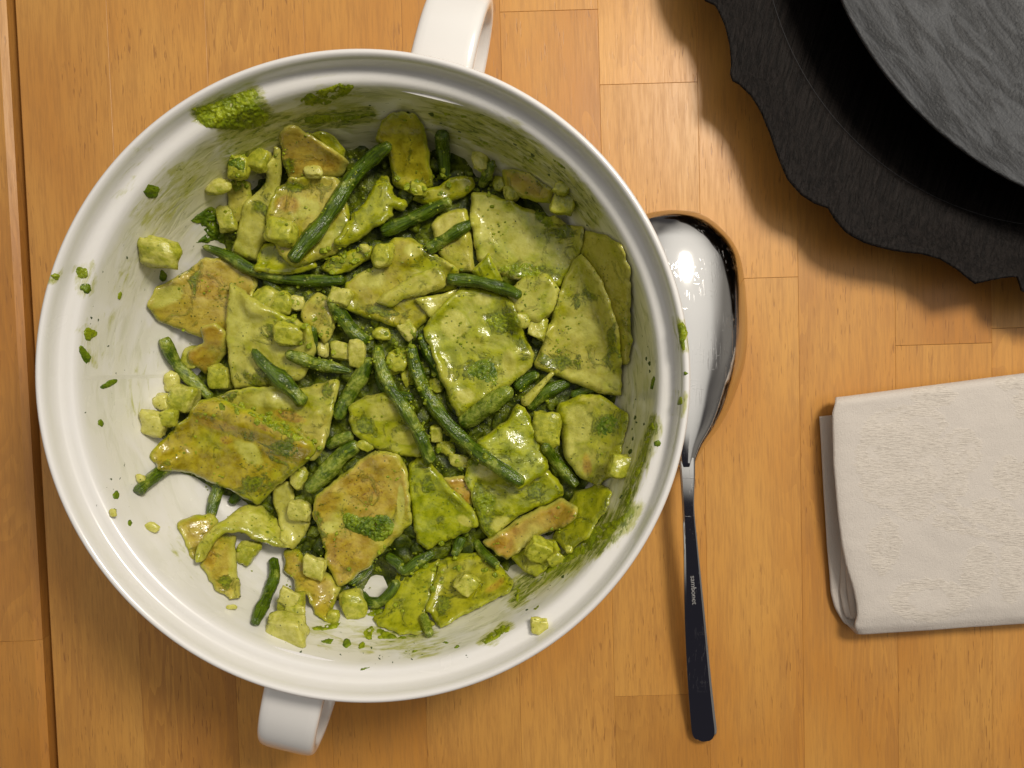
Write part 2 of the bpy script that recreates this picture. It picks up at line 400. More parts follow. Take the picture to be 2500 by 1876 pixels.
# ------------------------------------------------------------------ bowl
BC = np.array((-5.11, -.90)); RIM = 11.23
PROF_IN = [(0, .90), (3, .90), (5, .91), (6.4, .99), (7.4, 1.22), (8.15, 1.62), (8.75, 2.15), (9.2, 2.8), (9.55, 3.6), (9.82, 4.5), (10.02, 5.3), (10.14, 5.80), (10.22, 5.95), (10.32, 6.01)]
PROF_RIM = [(10.45, 6.03), (10.62, 6.05), (10.71, 6.12), (10.76, 6.28), (10.78, 6.52), (10.81, 6.66), (10.87, 6.76), (10.95, 6.80), (11.03, 6.76), (11.08, 6.66), (11.10, 6.5), (11.06, 6.32), (10.92, 6.15), (10.7, 6.0), (10.5, 5.85)]
PROF_OUT = [(10.42, 5.6), (10.40, 5.0), (10.34, 4.2), (10.22, 3.2), (10.0, 2.3), (9.6, 1.5), (9.0, .9), (8.4, .5), (8.1, .3), (8.0, .08), (7.9, 0.0), (7.5, 0.0), (7.4, .1), (7.2, .35), (4, .4), (0, .4)]
RS = 1.012
PROF_IN = [(r*RS, z) for r, z in PROF_IN]; PROF_RIM = [(r*RS, z) for r, z in PROF_RIM]; PROF_OUT = [(r*RS, z) for r, z in PROF_OUT]
def floor_h(r): 
    R = [p[0] for p in PROF_IN]+[10.78, 10.93, 11.23]; Z = [p[1] for p in PROF_IN]+[6.06, 6.6, 6.8]
    return np.interp(r, R, Z)
def build_bowl():
    P = []
    for a in (PROF_IN, PROF_RIM, PROF_OUT):
        P += a
    P = np.array(P); n = 400; V = []; su = []; sv = []; film = []
    # subdivide inner wall
    Q = [P[0]]
    for i in range(1, len(P)):
        L = np.linalg.norm(P[i]-P[i-1]); k = max(1, int(L/.2)) if i < len(PROF_IN) else 1
        for j in range(1, k+1): Q.append(P[i-1]+(P[i]-P[i-1])*j/k)
    Q = np.array(Q); arc = np.r_[0, np.cumsum(np.linalg.norm(np.diff(Q, axis=0), axis=1))]
    innerN = int(np.argmin(np.abs(Q[:, 0]-10.44)+np.abs(Q[:, 1]-6.02)))
    for k, (r, z) in enumerate(Q[1:-1], 1):
        for i in range(n):
            a = 2*math.pi*i/n
            V.append((BC[0]+r*math.cos(a), BC[1]+r*math.sin(a), z))
            su.append(8.8*(a if a < math.pi else a-2*math.pi)); sv.append(arc[k]+.9*math.sin(a*1.0))
            f = 0.0
            if k <= innerN:
                deg = math.degrees(a) % 360
                az = np.interp(deg, [0, 60, 100, 125, 150, 180, 225, 270, 300, 330, 360], [1, 1.1, 1.3, 1.3, .5, .34, .16, .45, .75, 1, 1])
                zz = np.interp(z, [.8, 1.4, 4.4, 5.5, 5.85], [.35, .8, .95, .6, .06]) if r > 7. else .35
                f = az*zz
            elif k <= innerN+6: f = .05
            film.append(f)
    m = len(Q)-2; c0 = len(V)
    stain = stain_of(np.array(V))
    stain[(innerN+14)*n:] = 0; stain = list(stain)+[0, 0]
    V += [(BC[0], BC[1], Q[0][1]), (BC[0], BC[1], Q[-1][1])]; su += [0, 0]; sv += [0, 0]; film += [.1, 0]
    Fc = []
    for k in range(m-1):
        for i in range(n): j = (i+1) % n; Fc.append((k*n+i, k*n+j, (k+1)*n+j, (k+1)*n+i))
    for i in range(n):
        j = (i+1) % n; Fc.append((c0, j, i)[::-1] if False else (c0, i, j)); Fc.append((c0+1, (m-1)*n+j, (m-1)*n+i))
    root = empty('serving_bowl', (BC[0], BC[1], 0))
    tag(root, 'large round white ceramic bowl with two strap handles holding pesto pasta', 'bowl')
    org = (BC[0], BC[1], 0)
    o = mesh_obj('body', V, Fc, M_ceramic, parent=root, origin=org, attrs={'film': film, 'su': su, 'sv': sv, 'stain': stain})
    # strap handles
    path = [(10.2, 5.45), (10.9, 5.55), (11.9, 5.62), (12.95, 5.5), (13.85, 5.1), (14.45, 4.4), (14.6, 3.6), (14.4, 2.8), (13.6, 2.15), (12.4, 1.85), (11.2, 1.8), (10.2, 1.85), (9.6, 1.9)]
    for az in (76.7, 256.2):
        a = math.radians(az); er = np.array((math.cos(a), math.sin(a), 0)); et = np.array((-math.sin(a), math.cos(a), 0)); ez = np.array((0, 0, 1))
        P = catmull(np.array(path), 8); T = np.gradient(P, axis=0); T /= np.linalg.norm(T, axis=1)[:, None]
        N = np.c_[-T[:, 1], T[:, 0]]
        V = []; ns = 24
        for i, (p, nn) in enumerate(zip(P, N)):
            q = i/(len(P)-1); wid = 1.16-.10*math.sin(math.pi*q)+.25*max(0, 1-q*7)**2; th = .27
            for k in range(ns):
                t = 2*math.pi*k/ns; cx = math.copysign(abs(math.cos(t))**.35, math.cos(t)); cy = math.copysign(abs(math.sin(t))**.6, math.sin(t))
                rz = p+nn*(th*cy); rz = rz-np.array((.0 if az < 180 else .28*q, 0))
                V.append(np.array((BC[0], BC[1], 0))+er*rz[0]+ez*rz[1]+et*wid*cx)
        Fc = [(i*ns+k, i*ns+(k+1) % ns, (i+1)*ns+(k+1) % ns, (i+1)*ns+k) for i in range(len(P)-1) for k in range(ns)]
        mesh_obj('handle', V, Fc, M_ceramic, parent=root, origin=org)
    return o
def catmull(P, k):
    P = np.asarray(P, float); Q = np.vstack([2*P[0]-P[1], P, 2*P[-1]-P[-2]]); out = []
    for i in range(1, len(Q)-2):
        for j in range(k):
            t = j/k; a, b, c, d = Q[i-1:i+3]
            out.append(.5*((2*b)+(-a+c)*t+(2*a-5*b+4*c-d)*t*t+(-a+3*b-3*c+d)*t**3))
    out.append(Q[-2]); return np.array(out)
def unpix(V):
    c, s = math.cos(TILT), math.sin(TILT); z = V[:, 2]-CAM_H
    y2 = c*V[:, 1]+s*z; z2 = -s*V[:, 1]+c*z
    return np.c_[1250+FPX*V[:, 0]/-z2, 938-FPX*y2/-z2]
def stain_of(V):
    uv = unpix(V); out = np.zeros(len(V)); up = V[:, 2] > .85
    def add(poly, soft, amt):
        P = np.array(poly); lo, hi = P.min(0)-3*soft, P.max(0)+3*soft
        m = up & (uv[:, 0] > lo[0]) & (uv[:, 0] < hi[0]) & (uv[:, 1] > lo[1]) & (uv[:, 1] < hi[1]); idx = np.nonzero(m)[0]
        if not len(idx): return
        X = uv[idx]; d = pdist(X, P); d = np.where(inpoly(X[:, 0], X[:, 1], P), 0, d)
        out[idx] = np.maximum(out[idx], amt*np.exp(-(d/soft)**2))
    for poly, soft, amt in STAINS: add(poly, soft, amt)
    return out
STAINS = [(F(1, [(470,240),(600,200),(880,100),(920,150),(1000,290),(960,350),(740,385),(520,320)]), 16, .9), (F(1, [(700,390),(900,300),(1100,290),(1100,420),(900,480),(760,600),(700,560)]), 30, .75),
          (F(1, [(1150,330),(1300,270),(1680,250),(1700,310),(1300,360)]), 16, .9), (F(1, [(1230,200),(1350,110),(1480,100),(1560,140),(1440,210),(1330,230)]), 30, .6),
          (F(2, [(600,240),(900,300),(1150,400),(1300,560),(1250,640),(950,480),(620,340)]), 26, .75), (F(2, [(1300,560),(1500,680),(1700,950),(1650,1000),(1450,780)]), 22, .75),
          (F(4, [(2070,880),(2075,960),(2000,1200),(1880,1500),(1840,1480),(1950,1200)]), 16, .95), (F(6, [(1930,260),(1850,400),(1700,520),(1500,640),(1260,760),(1130,900),(1120,780),(1400,580),(1700,330)]), 24, .9),
          (F(6, [(890,1160),(1040,1035),(1100,1045),(980,1160)]), 12, .8), (F(6, [(340,1190),(560,1180),(700,1120),(720,1150),(520,1240),(360,1230)]), 14, .6),
          (F(10, [(560,200),(660,170),(600,330),(480,420),(440,380),(500,270)]), 26, .55), (F(10, [(400,450),(470,440),(400,600),(400,720),(340,760),(350,600)]), 22, .35),
          (F(10, [(170,590),(240,570),(250,700),(200,700)]), 12, .55), (F(10, [(190,840),(250,830),(250,980),(190,960)]), 12, .5), (F(10, [(240,770),(330,760),(300,860),(350,900),(320,1000),(250,900)]), 16, .3),
          (F(10, [(60,610),(120,600),(120,640),(60,640)]), 8, .6), (F(10, [(430,60),(560,20),(440,220),(330,310)]), 16, .25), (F(12, [(350,780),(430,790),(430,970),(370,960)]), 8, .7), (F(12, [(350,1200),(410,1220),(390,1340),(340,1330)]), 10, .55),
          (F(6, [(90,1090),(200,1060),(500,1120),(560,1060),(600,1100),(420,1180),(160,1200)]), 14, .6), (F(5, [(1500,1290),(1800,1220),(2100,1330),(2000,1450),(1600,1400)]), 16, .45),
          (F(5, [(330,380),(440,400),(480,620),(600,800),(560,860),(430,700)]), 14, .3), (F(10, [(420,940),(520,930),(430,1240),(380,1250)]), 20, .3)]


# ------------------------------------------------------------------ height map of everything lying in the bowl
STEP = .1; GX0, GY0, GN = -16.5, -12.1, 230
gx = GX0+STEP*np.arange(GN); gy = GY0+STEP*np.arange(GN); GXX, GYY = np.meshgrid(gx, gy)      # [iy, ix]
H = floor_h(np.hypot(GXX-BC[0], GYY-BC[1])).astype(float)
H[np.hypot(GXX-BC[0], GYY-BC[1]) > 11.23] = 0
def samp(A, x, y):
    fx = np.clip((np.asarray(x)-GX0)/STEP, 0, GN-1.001); fy = np.clip((np.asarray(y)-GY0)/STEP, 0, GN-1.001)
    ix = fx.astype(int); iy = fy.astype(int); tx = fx-ix; ty = fy-iy
    return A[iy, ix]*(1-tx)*(1-ty)+A[iy, ix+1]*tx*(1-ty)+A[iy+1, ix]*(1-tx)*ty+A[iy+1, ix+1]*tx*ty
def inpoly(x, y, P):
    x = np.asarray(x); y = np.asarray(y); r = np.zeros(x.shape, bool); n = len(P)
    for i in range(n):
        x1, y1 = P[i]; x2, y2 = P[(i+1) % n]
        if y1 == y2: continue
        c = ((y1 > y) != (y2 > y)) & (x < (x2-x1)*(y-y1)/(y2-y1)+x1); r ^= c
    return r
def pdist(X, P):
    d = np.full(len(X), 1e9); n = len(P)
    for i in range(n):
        a = P[i]; b = P[(i+1) % n]; ab = b-a; t = np.clip(((X-a)@ab)/max(ab@ab, 1e-9), 0, 1)
        d = np.minimum(d, np.hypot(*(X-a-t[:, None]*ab).T))
    return d
def blur(A, k):
    for _ in range(k):
        B = np.pad(A, 1, 'edge'); A = (B[:-2, 1:-1]+B[2:, 1:-1]+B[1:-1, :-2]+B[1:-1, 2:]+2*B[1:-1, 1:-1])/6
    return A
def clampr(XY, rmax=9.8):
    d = XY-BC; r = np.hypot(d[:, 0], d[:, 1]); k = np.where(r > rmax, rmax/np.maximum(r, 1e-6), 1)
    return BC+d*k[:, None]
def n2(x, y, s, seed): return mnoise.noise(Vector((x*s+seed*13.7, y*s-seed*7.1, seed*3.3)))
SEED = [0]
def resample(P, step, closed=True):
    P = np.asarray(P, float); out = []; n = len(P)
    for i in range(n if closed else n-1):
        a = P[i]; b = P[(i+1) % n]; k = max(1, int(round(np.linalg.norm(b-a)/step)))
        for j in range(k): out.append(a+(b-a)*j/k)
    return np.array(out)
def round_corners(P, f=.09):
    out = []; n = len(P)
    for i in range(n):
        p, q, r = P[i-1], P[i], P[(i+1) % n]
        la, lb = np.linalg.norm(p-q), np.linalg.norm(r-q); ra = min(f, la*.35)/max(la, 1e-6); rb = min(f, lb*.35)/max(lb, 1e-6)
        a = q+(p-q)*ra; b = q+(r-q)*rb
        out += [a, .25*a+.5*q+.25*b, b]
    return np.array(out)
def triangulate(loop, spacing):
    lo = loop.min(0); hi = loop.max(0); rows = np.arange(lo[1], hi[1], spacing*.87); pts = []
    for k, y in enumerate(rows):
        for x in np.arange(lo[0]+(k % 2)*spacing/2, hi[0], spacing): pts.append((x, y))
    pts = np.array(pts)+np.random.uniform(-.12, .12, (len(pts), 2))*spacing
    pts = pts[inpoly(pts[:, 0], pts[:, 1], loop)]
    if len(pts): pts = pts[pdist(pts, loop) > spacing*.55]
    allp = [Vector(map(float, p)) for p in np.vstack([loop, pts]) if True]
    v, e, f, *_ = delaunay_2d_cdt(allp, [], [list(range(len(loop)))], 1, 1e-5)
    return np.array([(p.x, p.y) for p in v]), [tuple(x) for x in f]
def boundary(faces):
    cnt = {}
    for f in faces:
        for i in range(len(f)):
            e = (f[i], f[(i+1) % len(f)]); cnt[e] = 1
    return [e for e in cnt if (e[1], e[0]) not in cnt]

OBJS = []
def hitz(P):                          # first height at which a sight line meets what already lies in the bowl
    P = np.asarray(P, float).reshape(-1, 2); out = np.full(len(P), .9); done = np.zeros(len(P), bool)
    for z in np.arange(6.6, .8, -.06):
        XY = pix(P, z); r = np.hypot(*(XY-BC).T); hit = (samp(H, XY[:, 0], XY[:, 1]) >= z) & (r < 10.42) & ~done
        out[hit] = z; done |= hit
    return out
def rin(z): return np.interp(z, [p[1] for p in PROF_IN], [p[0] for p in PROF_IN])
def clampz(XY, z, mg=.12):
    d = XY-BC; r = np.hypot(d[:, 0], d[:, 1]); rm = np.clip(rin(np.asarray(z))-mg, 7.0, 10.27); k = np.where(r > rm, rm/np.maximum(r, 1e-6), 1)
    return BC+d*k[:, None]
def pasta(reg, poly, label, pesto=.6, brown=0., th=.34, stiff=10, jag=.035, lift=0., warp=.10, ridge=None, name='pasta_piece', sag=.8, tiltc=2.2, mat=None, spots=(), cat='pasta', group='flat pasta pieces tossed with pesto'):
    global H
    SEED[0] += 1; sd = SEED[0]
    P = np.array(F(reg, poly)); D = np.array(resample(P, 12)); inner = []
    lo, hi = P.min(0), P.max(0)
    for u in np.arange(lo[0], hi[0], 12):
        for v in np.arange(lo[1], hi[1], 12): inner.append((u, v))
    inner = np.array(inner); inner = inner[inpoly(inner[:, 0], inner[:, 1], P)]
    D = np.vstack([D, inner]) if len(inner) else D
    zd = hitz(D); zh0 = hitz(P); z = zh0+th; XY = clampz(pix(P, z), z); R = rays(P); XD = pix(D, zd); hx, hy, hz = XD[:, 0], XD[:, 1], zd
    for it in range(3):
        cx, cy = hx.mean(), hy.mean()
        A = np.c_[hx-cx, hy-cy, np.ones(len(hx))]; reg_ = np.diag([8., 8., 1e-3])
        s = np.linalg.solve(A.T@A+reg_, A.T@hz); g = math.hypot(s[0], s[1])
        if g > tiltc: s[:2] *= tiltc/g
        the = th*min(math.sqrt(1+min(g, tiltc)**2), 1.7)
        off = np.percentile(hz-(A@s), 100*sag)
        pl = lambda x, y: s[0]*(x-cx)+s[1]*(y-cy)+s[2]+off+lift
        k = (s[0]*R[:, 0]+s[1]*R[:, 1])/R[:, 2]; cc = pl(0, 0)+the
        zn = np.where(np.abs(1-k) > .3, (cc-k*CAM_H)/np.where(np.abs(1-k) > .3, 1-k, 1), z)
        z = np.maximum(np.clip(zn, z.min()-.6, z.max()+.6), zh0+the*.55); XY = clampz(pix(P, z), z); m = inpoly(GXX, GYY, XY)
        if m.sum() < 12: mc = XY.mean(0); m = np.hypot(GXX-mc[0], GYY-mc[1]) < .4
        hx, hy, hz = GXX[m], GYY[m], H[m]
    th = the; B = pl(GXX, GYY); m2 = m.copy()
    for _ in range(2):
        q = np.pad(m2, 1); m2 = q[1:-1, 1:-1] | q[:-2, 1:-1] | q[2:, 1:-1] | q[1:-1, :-2] | q[1:-1, 2:]
    Hc = np.where(m2, H, -9)
    B = np.where(m2, np.maximum(B, Hc+.02), B)
    B = blur(B, stiff); B = np.maximum(B, Hc+.0); B = blur(B, 3)
    seedn = sd*5.1
    wv = np.sin(GXX*.9+seedn)*np.cos(GYY*.8+seedn*1.3)
    B = B+warp*(wv+.6)*.8
    if ridge:
        (ra, rb), rh, rw = ridge
        a, b = clampr(pix(F(reg, [ra, rb]), z.mean())); 
        X = np.c_[GXX.ravel(), GYY.ravel()]; ab = b-a; t = np.clip(((X-a)@ab)/(ab@ab), 0, 1); dd = np.hypot(*(X-a-t[:, None]*ab).T).reshape(GXX.shape)
        B = B+rh*np.exp(-(dd/rw)**2)
    loop = resample(round_corners(XY), .09)
    T = np.roll(loop, -1, 0)-np.roll(loop, 1, 0); T /= np.maximum(np.linalg.norm(T, axis=1), 1e-6)[:, None]; N = np.c_[T[:, 1], -T[:, 0]]
    j = np.array([n2(p[0], p[1], 3.0, sd)*1.0+n2(p[0], p[1], 1.1, sd+50)*.4+n2(p[0], p[1], 8., sd+20)*.45 for p in loop])
    loop = loop+N*(j*jag*1.6)[:, None]
    V2, Fc = triangulate(loop, .105)
    d = pdist(V2, loop); zb = samp(B, V2[:, 0], V2[:, 1])
    nz = np.array([n2(x, y, 2.2, sd)*.045+n2(x, y, 6.0, sd+9)*.018 for x, y in V2])
    zt = zb+th*(1-.42*np.exp(-(d/.07)**2))+nz
    n = len(V2); bE = boundary(Fc); bset = {i for e in bE for i in e}; mid = {}; bot = {}
    V = [(x, y, q) for (x, y), q in zip(V2, zt)]; E = list(np.exp(-(d/.09)**2))
    cen = V2.mean(0)
    for i in sorted(bset):
        o = V2[i]-cen; o = o/max(np.linalg.norm(o), 1e-6)
        mid[i] = len(V); V.append((V2[i][0]+o[0]*.03, V2[i][1]+o[1]*.03, zb[i]+th*.25)); E.append(1.)
    low = {i: len(V)+i for i in range(n)}
    for i in range(n): V.append((V2[i][0], V2[i][1], zb[i]+.005)); E.append(.6)
    FF = list(Fc)
    for a, b in bE: FF += [(b, a, mid[a], mid[b]), (mid[b], mid[a], low[a], low[b])]
    FF += [tuple(low[i] for i in f[::-1]) for f in Fc]
    org = (float(cen[0]), float(cen[1]), float(zb.min()))
    AV = {'edge': E}; VA = np.array(V); uvv = unpix(VA)
    for kind, key in (('c', 'clean'), ('t', 'toast'), ('g', 'green')):
        w = np.zeros(len(VA))
        for sp_ in spots:
            if sp_[0] != kind: continue
            (cu_, cv_), = F(reg, [sp_[1]]); s_ = REG[reg][2]; rt = math.radians(sp_[4] if len(sp_) > 4 else 0); dx, dy = uvv[:, 0]-cu_, uvv[:, 1]-cv_
            X = (dx*math.cos(rt)+dy*math.sin(rt))/(sp_[2]*s_); Y = (-dx*math.sin(rt)+dy*math.cos(rt))/(sp_[3]*s_)
            w = np.maximum(w, np.clip(1.35-np.hypot(X, Y)*.9, 0, 1))
        AV[key] = w
    o = mesh_obj(name, V, FF, mat or M_pasta, origin=org, attrs=AV)
    tag(o, label, cat, group); o['pesto'] = float(pesto); o['brown'] = float(brown)
    H[m] = np.maximum(H[m], (B+th)[m])
    OBJS.append(o); return o

def bean(reg, path, width, label, ends='rr', pesto=.4, lift=0., rad=None, name='green_bean'):
    global H
    SEED[0] += 1; sd = SEED[0]
    P = catmull(np.array(F(reg, path)), 10); sc = REG[reg][2]; width = width*.82
    Tn = np.gradient(P, axis=0); Tn /= np.maximum(np.linalg.norm(Tn, axis=1), 1e-6)[:, None]; Nn = np.c_[-Tn[:, 1], Tn[:, 0]]*width*sc*.3
    hz = np.max([hitz(P), hitz(P+Nn), hitz(P-Nn)], axis=0); r0 = width*sc*.5*(CAM_H-hz.mean())/FPX; sup = hz+r0*.72
    L = np.linspace(0, 1, len(P)); A = np.c_[L, L*L, np.ones(len(L))]
    cf = np.linalg.lstsq(A, sup, rcond=None)[0]; line = A@cf; line = line+np.percentile(sup-line, 65)
    sm = sup.copy()
    for _ in range(25): sm = np.convolve(np.pad(sm, 1, 'edge'), [.25, .5, .25], 'valid')
    z = .5*line+.5*np.maximum(sm, sup-.35*r0); z = np.maximum(z, sup-.6*r0)
    for _ in range(14): z = np.convolve(np.pad(z, 1, 'edge'), [.25, .5, .25], 'valid')
    z = z+lift; XY = clampz(pix(P, z), z, .18)
    Q = np.c_[XY, z]; L = np.r_[0, np.cumsum(np.linalg.norm(np.diff(Q, axis=0), axis=1))]
    m = max(10, int(L[-1]/.09)); s = np.linspace(0, L[-1], m); Q = np.c_[[np.interp(s, L, Q[:, i]) for i in range(3)]].T
    T = np.gradient(Q, axis=0); T /= np.linalg.norm(T, axis=1)[:, None]
    R = np.full(m, r0)
    for side, e in ((0, ends[0]), (1, ends[1])):
        dd = s if side == 0 else L[-1]-s
        if e == 'r': R = R*(.74+.26*np.clip(dd/(r0*3), 0, 1))*np.sqrt(np.clip(1-(np.clip(1-dd/(r0*.55), 0, 1))**2, .05, 1))
        elif e == 't': R = R*(.30+.70*np.clip(dd/(r0*4.2), 0, 1)**.75)*np.sqrt(np.clip(1-(np.clip(1-dd/(r0*.4), 0, 1))**2, .03, 1))
        elif e == 'c': R = R*(1-.18*np.exp(-(dd/.06)**2))
    ns = 18; V = []; al = []; ar = []
    for i in range(m):
        t = T[i]; a = np.cross(t, (0, 0, 1.)); a /= np.linalg.norm(a); b = np.cross(a, t)
        bulge = 1+.07*math.sin(s[i]*4.5+sd)+.13*n2(s[i], sd, 1.1, sd)
        for k in range(ns):
            th = 2*math.pi*k/ns; rr = R[i]*bulge*(1+.07*mnoise.noise(Vector((s[i]*1.2, math.cos(th)*2.2, math.sin(th)*2.2+sd)))+.10*mnoise.noise(Vector((s[i]*5, math.cos(th)*3, math.sin(th)*3+sd))))
            rr *= (1-.15*max(0, math.cos(th*2-1.1))**6)
            v = Q[i]+a*math.cos(th)*rr+b*math.sin(th)*rr*.92
            V.append(v); al.append(s[i]); ar.append(abs(k/ns*2-1))
    Fc = [(i*ns+k, i*ns+(k+1) % ns, (i+1)*ns+(k+1) % ns, (i+1)*ns+k) for i in range(m-1) for k in range(ns)]
    V += [Q[0], Q[-1]]; al += [0, s[-1]]; ar += [0, 0]; c0 = m*ns
    for k in range(ns): Fc += [(c0, (k+1) % ns, k), (c0+1, (m-1)*ns+k, (m-1)*ns+(k+1) % ns)]
    org = tuple(Q.mean(0)-np.array((0, 0, r0)))
    o = mesh_obj(name, V, Fc, M_bean, origin=org, attrs={'along': al, 'around': ar})
    o.data.flip_normals() if False else None
    tag(o, label, 'green bean', 'cooked green beans tossed with pesto'); o['pesto'] = float(pesto)
    for i in range(m):
        d2 = (GXX-Q[i, 0])**2+(GYY-Q[i, 1])**2; mk = d2 < R[i]**2
        H[mk] = np.maximum(H[mk], Q[i, 2]+np.sqrt(np.maximum(R[i]**2-d2[mk], 0))*.9)
    OBJS.append(o); return o

def cube_sphere(n=9):
    V = []; Fc = []; idx = {}
    def vid(p):
        k = tuple(round(x, 4) for x in p)
        if k not in idx: idx[k] = len(V); V.append(p)
        return idx[k]
    for ax in range(3):
        for sg in (-1, 1):
            for i in range(n):
                for j in range(n):
                    q = []
                    for a, b in ((i, j), (i+1, j), (i+1, j+1), (i, j+1)):
                        p = [0, 0, 0]; p[ax] = sg; p[(ax+1) % 3] = -1+2*a/n; p[(ax+2) % 3] = -1+2*b/n; q.append(vid(tuple(p)))
                    Fc.append(tuple(q if sg > 0 else q[::-1]))
    return np.array(V), Fc
CSV, CSF = cube_sphere(10)
def lump(center, sx, sy, sz, rot, box, seed, rough=.10, tilt=(0, 0)):
    v = CSV.copy(); nrm = v/np.linalg.norm(v, axis=1)[:, None]
    v = nrm*(1-box)+v*box*.86
    for i in range(len(v)):
        q = Vector((v[i][0]*1.1+seed*3.1, v[i][1]*1.1, v[i][2]*1.1)); k = 1+rough*mnoise.noise(q)*1.6+rough*.5*mnoise.noise(q*3)
        v[i] = v[i]*k
    # skew so that no two dice are alike
    v[:, 0] += .18*math.sin(seed)*v[:, 1]; v[:, 1] += .16*math.cos(seed*2.3)*v[:, 2]
    v = v*np.array((sx, sy, sz))
    cx, cy = tilt; Rx = np.array(((1, 0, 0), (0, math.cos(cx), -math.sin(cx)), (0, math.sin(cx), math.cos(cx)))); Ry = np.array(((math.cos(cy), 0, math.sin(cy)), (0, 1, 0), (-math.sin(cy), 0, math.cos(cy))))
    c, s = math.cos(rot), math.sin(rot); Rz = np.array(((c, -s, 0), (s, c, 0), (0, 0, 1)))
    return v@(Rz@Rx@Ry).T+np.asarray(center)
def potato(reg, c, w, h, label, rot=0, box=.52, pesto=.5, hz=None, rmax=9.5, sink=.12, rough=.15, name='potato_cube', tilt=None):
    global H
    SEED[0] += 1; sd = SEED[0]; P = F(reg, [c]); sc = REG[reg][2]; o_ = np.array([(0, 0), (.3, 0), (-.3, 0), (0, .3), (0, -.3)])*np.array((w, h))*sc
    if rmax < 10: zh = hitz(np.array(P)+o_)
    else: zh = np.array([6.06])
    k = (CAM_H-zh.mean())/FPX*sc*.5; sx, sy = w*k*.93, h*k*.93; sz = (hz or .8)*min(sx, sy)
    z = float(np.median(zh))*.5+float(zh.max())*.5+sz-sink; z = min(z, zh[0]+sz*1.5); XY = clampz(pix(P, z), z, .15)[0] if rmax < 10 else pix(P, z)[0]
    tl = tilt if tilt else (random.uniform(-.22, .22), random.uniform(-.22, .22))
    V = lump((XY[0], XY[1], z), sx*1.08, sy*1.08, sz*1.05, -math.radians(rot), box, sd, rough, tl)
    o = mesh_obj(name, V, CSF, M_potato, origin=(XY[0], XY[1], z-sz)); tag(o, label, 'potato', 'diced boiled potatoes tossed with pesto'); o['pesto'] = float(pesto)
    d = ((GXX-XY[0])/sx)**2+((GYY-XY[1])/sy)**2 < 1
    H[d] = np.maximum(H[d], z+sz*.85)
    OBJS.append(o); return o

bowl_body = build_bowl()

# ------------------------------------------------------------------ sauce and small buried bits under the pile
def sauce_bed():
    global H
    poly = np.array(F(0, [(560, 350), (700, 270), (860, 240), (1000, 290), (1180, 400), (1320, 540), (1365, 700), (1375, 860), (1350, 1010), (1250, 1180), (1120, 1270), (1080, 1210), (960, 1330), (850, 1385), (830, 1345),
                          (760, 1300), (690, 1330), (640, 1250), (590, 1150), (470, 1060), (390, 1000), (350, 900), (430, 800), (450, 720), (430, 620), (480, 560), (500, 440)]))
    XY = clampr(pix(poly, 1.8), 9.3); loop = resample(round_corners(XY, .5), .2)
    V2, Fc = triangulate(loop, .13); d = pdist(V2, loop); base = samp(H, V2[:, 0], V2[:, 1])
    hh = np.array([1.25*min(1, dd/2.6)**.8+.25*n2(x, y, 1.1, 3)+.16*n2(x, y, 2.6, 4)+.07*n2(x, y, 6, 5) for (x, y), dd in zip(V2, d)])
    # hole where the bowl floor shows
    hx, hy = px1(*F(8, [(760, 1420)])[0], 1.0); hd = np.hypot(V2[:, 0]-hx, (V2[:, 1]-hy)*.7)
    hh = hh*np.clip((hd-.35)/.8, 0, 1)-.06*(hd < .4)
    z = np.maximum(base, .8)+hh-.05+.0
    z = np.minimum(z, np.maximum(base+.15, 2.7))
    V = [(x, y, q) for (x, y), q in zip(V2, z)]
    m = inpoly(GXX, GYY, loop)
    # scatter heights into the map
    from_grid = H.copy(); gi = np.clip(((V2[:, 0]-GX0)/STEP).round().astype(int), 0, GN-1); gj = np.clip(((V2[:, 1]-GY0)/STEP).round().astype(int), 0, GN-1)
    acc = np.full(H.shape, np.nan); acc[gj, gi] = z
    for _ in range(4):
        q = np.pad(acc, 1, constant_values=np.nan); st = np.stack([q[1:-1, 1:-1], q[:-2, 1:-1], q[2:, 1:-1], q[1:-1, :-2], q[1:-1, 2:]])
        with np.errstate(all='ignore'):
            import warnings; warnings.simplefilter('ignore'); fill = np.nanmean(st, axis=0)
        acc = np.where(np.isnan(acc), fill, acc)
    H = np.where(m & ~np.isnan(acc), np.maximum(H, acc), H)
    # buried chopped bits, one mass with the sauce
    FF = list(Fc); rng = np.random.RandomState(5); V = list(V)
    for k in range(230):
        i = rng.randint(len(V2)); 
        if d[i] < .5 or hd[i] < .9: continue
        r = rng.uniform(.16, .36); b = lump((V2[i][0], V2[i][1], z[i]+.02), r*rng.uniform(.8, 1.9), r, r*.9, rng.uniform(0, 6), .3, k*.7, .2, (rng.uniform(-.4, .4), rng.uniform(-.4, .4)))
        n = len(V); V += [tuple(p) for p in b]; FF += [tuple(n+j for j in f) for f in CSF]
        dk = np.hypot(GXX-V2[i][0], GYY-V2[i][1]) < r*.8; H[dk] = np.maximum(H[dk], z[i]+r*.7)
    org = (BC[0], BC[1], .8)
    o = mesh_obj('pesto_sauce', V, FF, M_sauce, origin=org)
    tag(o, 'dark green pesto sauce with chopped bits filling the gaps under the pasta', 'pesto sauce', kind='stuff'); OBJS.append(o)
sauce_bed()
